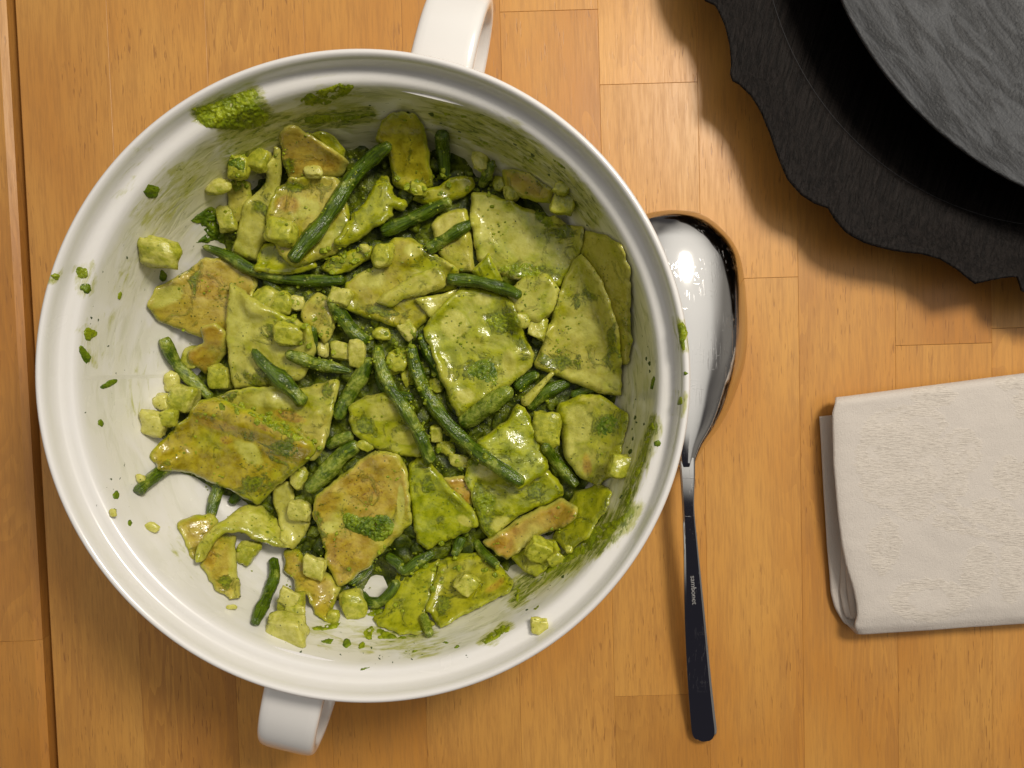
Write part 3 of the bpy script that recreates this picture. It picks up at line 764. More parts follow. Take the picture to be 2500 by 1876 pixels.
# ------------------------------------------------------------------ the food, from the bottom of the pile upwards
# --- far end, in the shade of the bowl wall
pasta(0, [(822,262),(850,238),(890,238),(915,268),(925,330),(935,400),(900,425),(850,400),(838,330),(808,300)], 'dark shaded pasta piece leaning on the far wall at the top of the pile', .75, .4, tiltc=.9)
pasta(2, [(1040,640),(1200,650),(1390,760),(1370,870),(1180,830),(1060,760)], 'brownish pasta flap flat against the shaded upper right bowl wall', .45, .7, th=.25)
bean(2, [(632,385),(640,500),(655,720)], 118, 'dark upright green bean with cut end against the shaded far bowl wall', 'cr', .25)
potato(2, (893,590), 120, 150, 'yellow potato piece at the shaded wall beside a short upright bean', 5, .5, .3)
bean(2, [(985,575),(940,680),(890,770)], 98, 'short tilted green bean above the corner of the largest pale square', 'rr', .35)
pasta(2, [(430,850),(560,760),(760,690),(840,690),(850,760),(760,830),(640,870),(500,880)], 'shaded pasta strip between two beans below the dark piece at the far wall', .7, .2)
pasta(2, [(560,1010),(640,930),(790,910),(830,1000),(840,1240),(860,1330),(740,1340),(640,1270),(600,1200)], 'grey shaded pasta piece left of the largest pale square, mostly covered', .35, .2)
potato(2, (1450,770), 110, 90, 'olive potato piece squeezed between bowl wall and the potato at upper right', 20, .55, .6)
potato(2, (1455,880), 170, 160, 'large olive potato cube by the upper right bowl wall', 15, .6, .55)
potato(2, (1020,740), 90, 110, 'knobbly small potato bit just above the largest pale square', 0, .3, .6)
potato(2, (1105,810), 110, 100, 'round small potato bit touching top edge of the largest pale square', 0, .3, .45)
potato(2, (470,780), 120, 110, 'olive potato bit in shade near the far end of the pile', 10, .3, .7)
pasta(2, [(1600,1050),(1750,1080),(1850,1150),(1905,1300),(1915,1500),(1915,1800),(1900,1960),(1800,1960),(1760,1700),(1640,1400),(1560,1200)], 'long pasta piece stood up along the right bowl wall', .35, .25, th=.3, tiltc=1.5)
# --- right side floor
pasta(6, [(1380,470),(1450,330),(1540,160),(1700,110),(1790,150),(1740,300),(1620,470),(1480,560)], 'smooth olive yellow pasta sheet lying against the lower right bowl wall', .95, .1, warp=.05)
bean(4, [(1210,830),(1330,720),(1500,640)], 112, 'dark green bean below the right hand triangle', 'rr', .3)
bean(4, [(1500,740),(1650,690),(1760,720)], 90, 'dark bean end tucked beneath the lower tip of the right hand triangle', 'rr', .3)
pasta(4, [(1420,800),(1560,740),(1700,730),(1900,860),(1910,920),(1850,1100),(1800,1290),(1700,1360),(1580,1310),(1460,1150),(1440,950),(1400,850)], 'oily pale pasta square beside the right bowl wall with a shiny spot', .5, .15, spots=[('c',(1560,930),90,120),('c',(1480,1090),60,80),('t',(1610,1200),40,90),('g',(1740,930),70,80)])
pasta(6, [(1100,590),(1200,520),(1400,470),(1440,560),(1390,640),(1270,735),(1180,690)], 'yellow pasta corner poking out below the browned slab', .6, .1)
# --- bottom of the bowl
pasta(6, [(330,700),(620,600),(560,860),(520,1000),(590,1060),(480,1120),(330,1120),(200,1060),(160,1010),(230,960)], 'thin olive pasta piece under the square at the bottom of the pile', .9, .1, th=.22)
pasta(6, [(620,620),(760,570),(920,560),(1010,640),(1120,760),(1090,820),(900,920),(620,1080),(560,1020),(520,950),(550,860)], 'yellow olive pasta square lowest in the bowl with a potato cube on it', .8, .2, th=.42, spots=[('t',(1000,770),120,35,-35),('c',(820,1000),220,30,-30),('g',(640,900),60,60)])
potato(6, (800,762), 150, 150, 'potato cube resting on the lowest pasta square', 35, .65, .45)
bean(6, [(500,960),(535,1060),(560,1140)], 98, 'stubby green bean end at the very bottom of the pile', 'rr', .4)
bean(8, [(600,1480),(660,1560),(760,1560),(850,1470),(900,1380)], 120, 'limp dark bean curving round the small white gap', 'rr', .25)
bean(8, [(500,1420),(600,1340),(700,1240)], 130, 'limp dark bean left of the small white gap', 'rr', .2)
bean(8, [(800,1180),(900,1250),(960,1310),(1060,1240),(1200,1160)], 130, 'bent wet dark bean under the triangle near the bottom', 'rr', .2)
bean(8, [(1420,1030),(1380,1130),(1350,1190)], 110, 'dark bean stub under the lower edge of the narrow triangle', 'cr', .25)
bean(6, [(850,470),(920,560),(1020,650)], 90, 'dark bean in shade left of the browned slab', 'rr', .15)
potato(8, (40,1600), 230, 250, 'hidden yellowish potato bit below the flat pale diamond cube', 0, .4, .6)
potato(8, (540,1580), 210, 260, 'rounded green potato wedge at the lower edge left of the limp bean', -10, .35, .55)
# --- left side, lowest
potato(3, (210,925), 175, 180, 'pale clean potato piece furthest left beside the front square', 20, .35, .08)
potato(3, (270,780), 125, 120, 'pale potato bit on the bowl floor above the leftmost pale piece', 0, .3, .08)
potato(3, (330,640), 110, 150, 'pale potato bit half hidden behind the upright left bean', 0, .3, .12)
potato(3, (310,890), 135, 130, 'green potato bit under the pale green cube at left', 0, .4, .6)
potato(3, (470,480), 130, 170, 'pale potato bit beneath the orange pasta fold', 10, .3, .4)
bean(3, [(95,1395),(190,1300),(330,1200),(420,1130)], 108, 'green bean sticking out below the front square onto white china', 'cr', .2)
potato(3, (120,1300), 60, 70, 'tiny translucent crumb on the bean sticking out below front square', 0, .2, .1)
bean(3, [(590,1570),(625,1420),(680,1300),(760,1230)], 105, 'dark bean end in the shadow below the front square', 'rr', .3)
bean(3, [(720,1480),(790,1400),(900,1390)], 90, 'dark short bean under the bottom corner of front square', 'rr', .2)
pasta(5, [(430,430),(560,370),(700,350),(760,420),(700,520),(640,640),(600,740),(530,735),(490,640),(470,540)], 'orange pasta scrap left of the curled ribbon', .45, .6, th=.25)
potato(5, (1000,660), 190, 190, 'green potato cube sheltered in the hollow of the curled ribbon', 15, .5, .6)
bean(3, [(1240,1385),(1350,1280),(1480,1140),(1600,1060)], 150, 'dark knobbly bean between front square and orange square', 'rr', .45)
bean(3, [(1370,1080),(1450,1040),(1560,1000)], 120, 'short dark bean in the gap right of the front square', 'rr', .3)
potato(3, (1190,1290), 120, 160, 'oblong green potato between the front square and knobbly bean', 25, .4, .5)
pasta(5, [(1290,660),(1400,640),(1500,760),(1700,860),(1760,960),(1700,1080),(1640,1250),(1540,1170),(1440,1060),(1380,930),(1300,820)], 'pale grey pasta strip with orange stripe below the small yellow cube', .45, .65)
potato(5, (1705,1190), 110, 130, 'yellow green potato lump beside tip of the grey and orange strip', 0, .3, .7)
bean(5, [(1215,700),(1225,850),(1160,1030),(1110,1140),(1050,1280)], 138, 'long smooth bean hanging down to the lower left of the bowl', 'rr', .08)
potato(5, (1400,1140), 190, 120, 'yellow potato bit behind the biggest potato chunk', 0, .4, .5)
potato(5, (1330,1275), 350, 225, 'biggest yellow potato chunk at the bottom left with clean cut face', 3, .62, .22, hz=.75)
potato(5, (1340,1035), 185, 160, 'flat pale diamond shaped potato cube above the biggest chunk', 32, .72, .10, hz=.5)
potato(5, (860,1140), 0+90, 45, 'thin yellow potato sliver left of the long smooth bean', 5, .3, .3, hz=.5)
# curled ribbon : lower limb then upper limb
pasta(5, [(590,640),(650,570),(760,500),(880,560),(880,680),(900,850),(925,1070),(850,1060),(720,970),(650,880),(600,780)], 'hanging tail of the curled pasta ribbon, yellow with orange tint', .35, .55, warp=.2, spots=[('t',(700,700),70,150),('c',(880,800),30,120),('g',(830,900),50,60)])
pasta(5, [(585,760),(575,690),(600,610),(650,540),(720,470),(850,370),(980,290),(1100,300),(1230,420),(1260,500),(1350,640),(1200,620),(1080,580),(960,520),(820,512),(740,560),(690,640),(640,740)], 'arched pale ribbon of pasta curling over at lower left', .42, .1, lift=.45, th=.3, warp=.15, spots=[('c',(1050,400),130,60),('g',(1200,330),50,60)])
pasta(5, [(1200,100),(1350,90),(1400,230),(1350,300),(1520,420),(1440,560),(1370,640),(1260,560),(1270,450),(1210,250)], 'pale torn pasta strip beside the curled ribbon', .22, .05, th=.3)
potato(5, (1440,320), 190, 185, 'bright yellow potato cube touching the orange square on its left', 10, .5, .35)
potato(5, (1560,780), 190, 190, 'yellow potato cube with clean top below the orange square left edge', 20, .66, .3)
# --- centre, lower layers
pasta(1, [(700,890),(700,780),(760,700),(860,740),(840,900),(760,1010)], 'flat pale pasta scrap behind the leaning strip at upper left', .3, .2, th=.25)
potato(1, (780,640), 150, 160, 'dark pesto coated potato at the upper left edge of the pile', 0, .4, .9)
potato(1, (920,590), 150, 160, 'green potato behind the top of the leaning strip', 10, .45, .6)
potato(1, (640,765), 190, 112, 'smooth yellow oval potato at the upper left on white china', -8, .1, .45)
pasta(1, [(1240,390),(1330,385),(1420,410),(1500,510),(1480,570),(1400,540),(1320,460)], 'green pasta scrap peeking out above the brown triangle', .8, .2, th=.28)
pasta(1, [(1040,420),(1080,350),(1170,345),(1340,460),(1515,590),(1460,690),(1300,710),(1120,715),(1070,600)], 'light brown triangular pasta piece at the top left of the pile', .18, .75, warp=.05, spots=[('t',(1400,600),90,60,40),('g',(1100,620),60,60)])
pasta(1, [(1010,480),(1060,500),(1065,640),(1020,850),(980,1050),(905,1265),(810,1250),(715,1200),(780,1020),(860,830),(930,640)], 'pale upright strip of pasta leaning at the upper left', .28, .0, th=.42, jag=.02, warp=.03, spots=[('c',(880,1050),90,150),('g',(940,900),50,200),('c',(1010,650),40,150)])
potato(1, (705,985), 140, 190, 'glossy green potato left of the leaning strip', -10, .55, .55)
potato(3, (950,100), 190, 230, 'green potato above the wrinkled square in the middle left', 20, .4, .6)
potato(3, (1080,120), 150, 170, 'shaded green potato bit right of the wrinkled square tip', 0, .3, .6)
potato(3, (1180,115), 110, 110, 'small pale glassy potato bit in the centre left hollow', 0, .4, .15)
pasta(3, [(1200,180),(1240,90),(1310,40),(1400,80),(1440,200),(1400,330),(1360,390),(1310,330),(1230,260)], 'small curved brownish pasta scrap in the centre left hollow', .4, .6, th=.3)
potato(3, (1480,440), 170, 130, 'glassy grey green potato right of the short upright bean', 10, .35, .5)
potato(3, (1350,420), 90, 120, 'pale knob of potato beside the short upright bean', 0, .2, .3)
bean(3, [(1660,380),(1560,310),(1450,160),(1400,60)], 128, 'short green bean slanting down into the middle of the pile', 'rr', .3)
bean(3, [(1275,265),(1285,370),(1270,470)], 92, 'stubby upright bean catching a bright highlight left of centre', 'rr', .05)
bean(3, [(1680,480),(1580,650),(1500,780),(1440,900)], 138, 'knobbly bean between the left squares and the centre beans', 'rr', .5)
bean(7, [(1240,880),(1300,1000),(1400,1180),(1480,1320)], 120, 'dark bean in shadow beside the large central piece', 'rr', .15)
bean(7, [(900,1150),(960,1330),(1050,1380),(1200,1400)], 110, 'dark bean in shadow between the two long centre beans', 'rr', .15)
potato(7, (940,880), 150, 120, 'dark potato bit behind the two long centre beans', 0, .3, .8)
# left big pieces
pasta(1, [(170,1570),(230,1440),(400,1360),(540,1250),(660,1240),(800,1300),(900,1390),(860,1560),(760,1800),(690,1830),(540,1790),(370,1720),(250,1670)], 'orange toasted pasta piece furthest left in the pile', .3, .6, th=.30, warp=.22, spots=[('t',(580,1430),150,140),('c',(300,1500),120,60,-25),('g',(430,1310),90,40,-30),('g',(480,1420),50,80)])
pasta(3, [(510,275),(620,245),(700,320),(690,440),(560,600),(440,500),(430,440),(540,380)], 'orange folded flap hanging below the furthest left toasted piece', .35, .85, th=.25)
pasta(3, [(718,-35),(800,20),(900,90),(1080,190),(1260,265),(1300,420),(1200,620),(1040,670),(740,695),(705,520),(698,200)], 'pale wrinkled pasta square left of centre with fine ridges', .38, .05, th=.36, spots=[('c',(830,230),130,140),('g',(900,620),130,60),('g',(1080,290),110,80),('c',(760,450),60,80)])
potato(3, (1110,325), 210, 165, 'lumpy potato lying on the pale wrinkled square', 15, .35, .55, rough=.16)
potato(3, (665,610), 165, 175, 'yellow green potato cube at the lower left corner of wrinkled square', 5, .5, .5)
bean(3, [(275,350),(345,500),(450,620),(600,760)], 108, 'dark bumpy green bean standing up at the far left of the pile', 'cr', .45)
bean(1, [(530,1165),(680,1220),(880,1330),(1120,1390),(1330,1400),(1500,1395)], 102, 'long pointed bean lying across the upper left middle', 'tr', .25, lift=.1)
potato(3, (405,760), 210, 205, 'pale green potato cube at the far left of the pile', 8, .5, .45)
potato(3, (530,850), 100, 90, 'small pesto lump where front square meets the pale green cube', 0, .2, .9)
# upper centre pieces
pasta(1, [(890,1335),(905,1240),(945,1150),(1050,1130),(1250,1180),(1300,1300),(1190,1342),(1040,1350)], 'yellow pasta corner beneath the brown speckled piece', .9, .1, th=.3)
pasta(1, [(1020,760),(1120,722),(1440,700),(1480,760),(1560,1080),(1425,1210),(1150,1310),(1060,1230),(980,1060),(965,960)], 'pasta piece with dark brown specks under the thick upper bean', .5, .35, th=.36, spots=[('c',(1230,900),120,90),('t',(1110,880),90,70),('g',(1130,760),120,30),('c',(1350,1120),90,60,-30)])
potato(1, (1285,665), 130, 90, 'small pale potato lump on the light brown triangle', 0, .3, .2)
potato(1, (1070,1065), 220, 190, 'rounded yellow green potato at the left of the thick upper bean', 10, .35, .6)
pasta(7, [(560,640),(640,470),(760,380),(850,350),(1020,100),(1150,90),(1250,160),(1400,260),(1560,360),(1540,520),(1280,560),(1330,750),(1200,840),(1040,820),(860,760),(700,710)], 'wide pesto streaked pasta piece across the upper middle', .55, .35, th=.34, spots=[('c',(830,430),160,110),('g',(950,650),130,70),('t',(1000,580),50,40),('c',(1180,200),110,60),('g',(1350,260),100,50,30)])
potato(7, (600,590), 200, 150, 'bright potato cube in the centre just under the long pointed bean', 10, .6, .4)
pasta(7, [(870,620),(1000,520),(1160,420),(1380,330),(1440,370),(1460,450),(1440,500),(1280,560),(1130,590),(1000,660)], 'pale folded strip ending at the short shiny bean', .4, .1, th=.30)
pasta(7, [(1195,600),(1420,560),(1560,510),(1440,660),(1330,750)], 'small pale green pasta wedge left of the central piece', .3, .0, th=.25, jag=.01)
pasta(7, [(430,350),(500,270),(640,230),(700,190),(860,170),(860,260),(760,310),(660,370),(560,400)], 'pesto covered scrap of pasta joining the beans above the centre', .85, .1, th=.3)
bean(2, [(225,1065),(350,1020),(480,960),(600,900),(700,860)], 112, 'plump bean slanting upwards in the upper middle', 'cr', .35, lift=.15)
bean(2, [(530,1190),(650,1120),(760,1050),(840,1010)], 100, 'bean in half shade left of the largest pale square', 'cr', .25)
pasta(0, [(815,385),(835,378),(852,420),(880,440),(868,455),(850,450),(848,472),(800,500),(740,535),(722,528),(745,490),(770,450),(795,425)], 'crumpled pesto soaked pasta piece right of the thick upper bean', .95, .1, th=.4, warp=.2, jag=.08)
potato(7, (945,240), 175, 210, 'knobbly pesto coated potato hanging from the crumpled piece', 0, .35, .6, rough=.18)
potato(7, (800,190), 90, 80, 'small pale lump beside the knobbly hanging potato', 0, .2, .4)
bean(0, [(845,312),(800,345),(760,385),(725,440),(690,490),(655,530),(628,566)], 42, 'thick long shiny bean crossing the upper left of the pile', 'rr', .12, lift=.15)
# right side upper layers
pasta(4, [(1050,120),(1360,-60),(1420,0),(1420,90),(1360,200),(1220,265),(1130,240)], 'grey green translucent pasta corner between square and triangle', .3, .0, th=.25)
pasta(2, [(835,800),(870,793),(950,800),(1080,860),(1240,910),(1400,960),(1600,1020),(1595,1100),(1560,1230),(1430,1440),(1250,1410),(1100,1390),(960,1330),(870,1250),(845,1100),(820,900)], 'largest pale pasta square at the upper right of the pile', .42, .0, th=.36, warp=.06, spots=[('c',(950,1000),110,150),('g',(1150,1340),220,50),('g',(1310,970),70,50),('c',(1180,1150),90,90),('g',(1480,1080),80,80)])
pasta(2, [(1190,1370),(1330,1345),(1380,1380),(1430,1465),(1380,1610),(1280,1680),(1140,1620),(1060,1480)], 'small glassy pasta square below the largest pale square', .35, .0, th=.28)
pasta(2, [(830,1340),(890,1270),(950,1200),(1000,1320),(1050,1410),(940,1420)], 'pointed bright green pasta tip rising between the bean and pale square', .8, .0, th=.35)
potato(4, (1170,230), 120, 120, 'green potato bit beside the tilted block right of centre', 0, .4, .6)
potato(4, (1285,272), 130, 170, 'tilted oblong potato block left of the right hand triangle', 25, .68, .4)
pasta(4, [(1440,-10),(1530,-190),(1580,-225),(1640,-150),(1720,-30),(1775,120),(1830,300),(1850,500),(1850,740),(1700,720),(1480,630),(1260,545),(1262,500),(1300,420),(1380,200)], 'large smooth triangular pasta piece at the right', .42, .15, th=.36, warp=.05, tiltc=.8, spots=[('c',(1560,270),130,90),('g',(1600,100),90,60),('g',(1450,500),150,50),('c',(1600,620),130,60),('g',(1780,400),40,150)])
bean(4, [(1130,700),(1200,630),(1290,590)], 125, 'shiny bean end beneath the left corner of the right hand triangle', 'rr', .1)
pasta(4, [(1175,800),(1165,760),(1280,660),(1370,575),(1395,590),(1300,700),(1215,810)], 'thin pale stick of pasta below the right hand triangle', .2, .0, th=.3, jag=0, name='pasta_piece')
# lower right
pasta(6, [(640,50),(780,40),(850,150),(830,250),(740,200),(680,120)], 'deep brown toasted scrap in the gap below the longest bean', .0, 1.0, th=.3)
pasta(4, [(780,1310),(800,1200),(900,1050),(1080,1000),(1300,1180),(1450,1350),(1450,1420),(1250,1510),(1150,1550),(1060,1620),(960,1715),(890,1640),(840,1460),(830,1390)], 'large pesto coated pasta piece at the lower right of centre', .72, .05, th=.36, spots=[('c',(940,1230),80,70),('g',(900,1480),120,130),('c',(1020,1600),70,60),('g',(1250,1400),100,60)])
pasta(4, [(860,1050),(1080,900),(1110,830),(1135,790),(1200,830),(1260,950),(1310,1080),(1360,1230),(1310,1290),(1150,1370),(1000,1250)], 'fin shaped yellow green pasta piece standing right of centre', .8, .0, th=.36)
potato(4, (1340,965), 200, 260, 'bright yellow pesto coated potato right of the fin shaped piece', 5, .4, .7)
bean(4, [(1320,1060),(1390,1170),(1470,1260),(1545,1345)], 102, 'short bean pointing to the lower right beside the fin', 'rc', .35)
potato(4, (1832,1210), 172, 175, 'round cornered green potato against the lower right bowl wall', 5, .55, .6)
pasta(6, [(1440,190),(1475,215),(1550,255),(1535,330),(1400,400),(1200,510),(1070,612),(990,585),(900,485),(1050,400),(1200,310)], 'thick browned pasta slab at the lower right with pale cut edge', .12, 1.0, th=.5, warp=.03)
potato(6, (1290,530), 180, 160, 'yellow potato cube coated in pesto below the browned slab', 25, .6, .6)
potato(6, (1400,600), 120, 90, 'flat pesto lump of potato near the lower right wall', -30, .3, .85)
potato(6, (1500,540), 60, 60, 'tiny round crumb of potato near the lower right wall', 0, .2, .6)
pasta(8, [(970,520),(990,430),(1060,385),(1160,440),(1260,560),(1380,680),(1500,800),(1555,930),(1440,1010),(1300,1080),(1130,1150),(1060,1080),(1030,960),(985,700)], 'narrow yellow triangle between the orange square and the large coated piece', .75, .0, th=.40, warp=.06, jag=.05, spots=[('g',(1150,600),60,90),('c',(1440,900),80,50,40),('g',(1250,900),60,50)])
# centre large pieces and beans on top

pasta(8, [(495,90),(500,-30),(640,-110),(800,-130),(960,-60),(1060,80),(1150,260),(1110,390),(960,385),(860,365),(700,320),(600,240),(530,170)], 'rolled pale pasta parcel in the middle of the pile', .55, .1, th=.45, warp=.12, spots=[('c',(780,10),130,90),('c',(960,230),120,60),('g',(620,120),80,90)])
potato(8, (640,290), 140, 100, 'green fold end of potato under the rolled parcel', 30, .3, .6)
pasta(4, [(760,0),(870,5),(980,30),(1060,60),(1130,140),(1155,240),(1200,350),(1255,450),(1240,550),(1100,660),(960,745),(740,880),(690,770),(620,600),(560,420),(500,290),(560,210),(650,110)], 'largest central pasta piece, cream with bright pesto patches', .52, .05, th=.36, warp=.10, jag=.05, spots=[('c',(720,260),90,100),('c',(900,90),70,45),('c',(1090,520),55,100),('g',(1050,240),110,90),('g',(900,560),110,70),('g',(760,300),60,50),('c',(790,740),70,50),('g',(1180,400),50,80)])
potato(7, (1140,840), 190, 140, 'pale shell shaped potato flake beside the central piece', 50, .35, .35, hz=.6)
bean(2, [(668,1385),(850,1400),(1010,1440),(1100,1470),(1170,1505)], 102, 'short shiny bean ending over the largest central piece', 'cr', .05, lift=.1)
bean(4, [(750,930),(850,870),(960,790),(1110,690)], 165, 'broad pesto coated bean crossing below the central piece', 'rr', .6)
potato(7, (740,1040), 150, 260, 'diamond shaped glossy potato between the left and centre beans', 0, .4, .35, rough=.14)
potato(7, (1060,1110), 190, 200, 'dark clump of herbs and potato between the two long centre beans', 0, .3, 1.0, rough=.22)
potato(7, (1140,1220), 90, 170, 'dangling pesto crumb under the dark herb clump', -10, .2, 1.0, rough=.2)
potato(8, (1210,200), 110, 150, 'yellow potato bit left of the crossing of the longest bean', 0, .45, .5)
potato(8, (1290,310), 170, 110, 'ragged yellow crumb under the longest bean', 20, .3, .6, rough=.2)
potato(8, (1400,420), 200, 110, 'flat yellow potato flake below the longest bean', 12, .35, .5, rough=.15)
potato(8, (1330,190), 110, 60, 'tiny green lump stuck on the middle of the longest bean', 0, .2, .8)
bean(4, [(195,400),(215,520),(270,660),(380,830),(480,1000),(560,1190)], 112, 'long bent bean left of the longest bean in the centre', 'rc', .25, lift=.15)
bean(4, [(420,400),(470,600),(570,790),(700,960),(850,1100),(1000,1210),(1185,1335)], 122, 'longest green bean running from the centre to lower right', 'rr', .3, lift=.2)
potato(7, (1380,1290), 110, 150, 'green crumb clinging to the right of the longest bean', 0, .3, .8, rough=.2)
# left front squares
pasta(3, [(620,745),(700,705),(850,685),(1040,672),(1200,690),(1440,625),(1455,665),(1430,780),(1395,950),(1360,1080),(1290,1180),(1100,1130),(900,1000)], 'greyish pasta square behind the front square, corner turned up', .45, .25, th=.34, spots=[('c',(1000,760),180,60),('t',(1130,880),140,35,15),('g',(1400,700),60,60),('g',(720,730),90,30)])
bean(3, [(1095,450),(1180,480),(1300,520),(1420,545),(1545,575)], 112, 'bumpy bean lying left to right above the greyish square', 'rt', .45)
bean(3, [(875,420),(930,500),(1020,590),(1130,690),(1230,800)], 150, 'fat wrinkled bean lying on the greyish square', 'tr', .35)
pasta(3, [(510,775),(600,748),(720,790),(870,850),(1010,900),(1150,955),(1300,1060),(1305,1110),(1250,1170),(1180,1230),(1030,1350),(900,1475),(700,1370),(560,1310),(340,1250),(160,1190),(155,1140),(230,1060),(390,920)], 'large front pasta square at left with a raised browned crease', .72, .55, th=.36, warp=.08, ridge=(((520,830),(1230,1050)), .30, .42), spots=[('c',(850,1110),120,70,25),('t',(640,930),180,40,15),('t',(700,1040),50,35,0),('g',(1080,1080),110,90,0),('t',(1210,1080),50,40,0),('t',(960,960),130,22,22),('g',(820,1000),80,40,0),('g',(900,1330),120,60,0)])
# orange square with green clump
pasta(0, [(808,972),(835,975),(862,985),(880,1020),(888,1130),(830,1190),(790,1230),(738,1268),(715,1235),(700,1190),(672,1110),(680,1075),(720,1040),(775,1000)], 'orange pasta square at the bottom middle carrying a clump of green pesto', .42, .72, th=.36, warp=.08, jag=.05, spots=[('t',(790,1050),70,45),('t',(735,1190),55,45),('c',(866,1080),9,50),('g',(690,1150),14,60),('c',(715,1140),30,15)])
# on the bowl floor and ledge
potato(5, (220,472), 120, 80, 'small pale crumb of potato alone on white china at lower left', 30, .3, .05, hz=.5)
potato(1, (240,1210), 290, 225, 'yellow potato cube alone on the left wall of the bowl', 12, .42, .45, hz=.8)
ledge = potato(6, (1290,1045), 130, 120, 'yellow potato dice stuck on the ledge at the lower right of the rim', 12, .78, .2, rmax=10.55, hz=.5)
potato(10, (325,1580), 35, 35, 'pale crumb on the lower left edge of the bowl wall', 0, .3, .2, rmax=10.3, hz=.5)
# ------------------------------------------------------------------ crumbs of pesto lying on the food (too many to count)
def crumbs():
    rng = np.random.RandomState(11); V = []; FF = []; poly = np.array(F(0, [(560, 330), (700, 260), (860, 235), (1000, 290), (1180, 400), (1330, 540), (1360, 700), (1365, 860), (1340, 1010), (1250, 1160), (1100, 1260), (950, 1340), (850, 1370), (640, 1290), (440, 1180), (330, 960), (430, 800), (350, 640), (480, 480)]))
    lo = poly.min(0); hi = poly.max(0); n0 = 0; ico = None
    bv, bf = cube_sphere(3); bv = bv/np.linalg.norm(bv, axis=1)[:, None]
    while n0 < 1000:
        u = rng.uniform(lo[0], hi[0]); v = rng.uniform(lo[1], hi[1])
        if not inpoly(np.array([u]), np.array([v]), poly)[0]: continue
        if mnoise.noise(Vector((u*.012, v*.012, 3))) < .12+rng.uniform(-.08, .12): continue
        z = 3.
        for _ in range(4): x, y = px1(u, v, z); z = float(samp(H, x, y))
        r = rng.uniform(.018, .04)*(1.8 if rng.rand() < .10 else 1)
        n = len(V)
        for p in bv:
            k = r*(1+.3*mnoise.noise(Vector(p*1.7)+Vector((n0, 0, 0)))); V.append((x+p[0]*k*1.25, y+p[1]*k, z+p[2]*k*.6))
        FF += [tuple(n+j for j in f) for f in bf]; n0 += 1
    o = mesh_obj('pesto_crumbs', V, FF, M_smear, origin=(BC[0], BC[1], 2))
    tag(o, 'tiny crumbs of pesto and cheese clinging to pasta and beans', 'pesto crumbs', kind='stuff')
crumbs()
def bits():
    rng = np.random.RandomState(23); V = []; FF = []; k = 0
    zones = [(F(7, [(450,150),(900,200),(1100,300),(700,450),(450,420)]), 26), (F(7, [(60,480),(560,480),(660,900),(600,1250),(250,1100)]), 34), (F(7, [(800,880),(1300,850),(1500,1500),(1250,1600),(850,1200)]), 60),
             (F(8, [(950,0),(1250,100),(1660,400),(1500,520),(1200,360)]), 24), (F(3, [(480,760),(760,760),(1280,960),(1340,1120),(1250,1060),(700,830)]), 34), (F(1, [(650,550),(1010,520),(880,800),(640,1050)]), 16), (F(6, [(0,520),(820,420),(1050,680),(300,980),(0,1000)]), 26), (F(2, [(300,700),(850,600),(1200,760),(820,900),(420,930)]), 26)]
    for poly, cnt in zones:
        P = np.array(poly); lo, hi = P.min(0), P.max(0); n = 0
        while n < cnt:
            u, v = rng.uniform(lo[0], hi[0]), rng.uniform(lo[1], hi[1])
            if not inpoly(np.array([u]), np.array([v]), P)[0]: continue
            n += 1; k += 1; z = float(hitz([(u, v)])[0]); x, y = px1(u, v, z); r = rng.uniform(.05, .12)
            b = lump((x, y, z+r*.2), r*rng.uniform(.8, 1.5), r, r*.7, rng.uniform(0, 6), .3, k*.9, .3); m = len(V); V += [tuple(p) for p in b]; FF += [tuple(m+j for j in f) for f in CSF]
    o = mesh_obj('pesto_bits', V, FF, M_smear, origin=(BC[0], BC[1], 2.1)); tag(o, 'small wet lumps of pesto and potato caught between beans and pasta', 'pesto bits', kind='stuff')
bits()

# ------------------------------------------------------------------ pesto patches that follow whatever they lie on
def world_bvh(objs):
    V = []; P = []
    for o in objs:
        n = len(V); L = o.location if o.parent is None else o.parent.location
        V += [(v.co+L) for v in o.data.vertices]; P += [tuple(n+i for i in p.vertices) for p in o.data.polygons]
    return BVHTree.FromPolygons(V, P)
BV_BOWL = world_bvh([bowl_body]); BV_ALL = world_bvh([bowl_body]+OBJS)
EYE = Vector((0, 0, CAM_H*CM))
def cast(bv, u, v):
    d = Vector(rays([(u, v)])[0]).normalized(); h = bv.ray_cast(EYE, d)
    if h[0] is None: return None, None
    n = h[1]; 
    if n.dot(d) > 0: n = -n
    return np.array(h[0])/CM, np.array(n)
def blob_poly(c, w, h, rot=0, n=16, irr=.22, seed=0):
    out = []; a = math.radians(rot)
    for k in range(n):
        t = 2*math.pi*k/n; r = 1+irr*mnoise.noise(Vector((math.cos(t)*1.3, math.sin(t)*1.3, seed*2.7+.5)))*2
        x = math.cos(t)*w/2*r; y = math.sin(t)*h/2*r; out.append((c[0]+x*math.cos(a)-y*math.sin(a), c[1]+x*math.sin(a)+y*math.cos(a)))
    return out
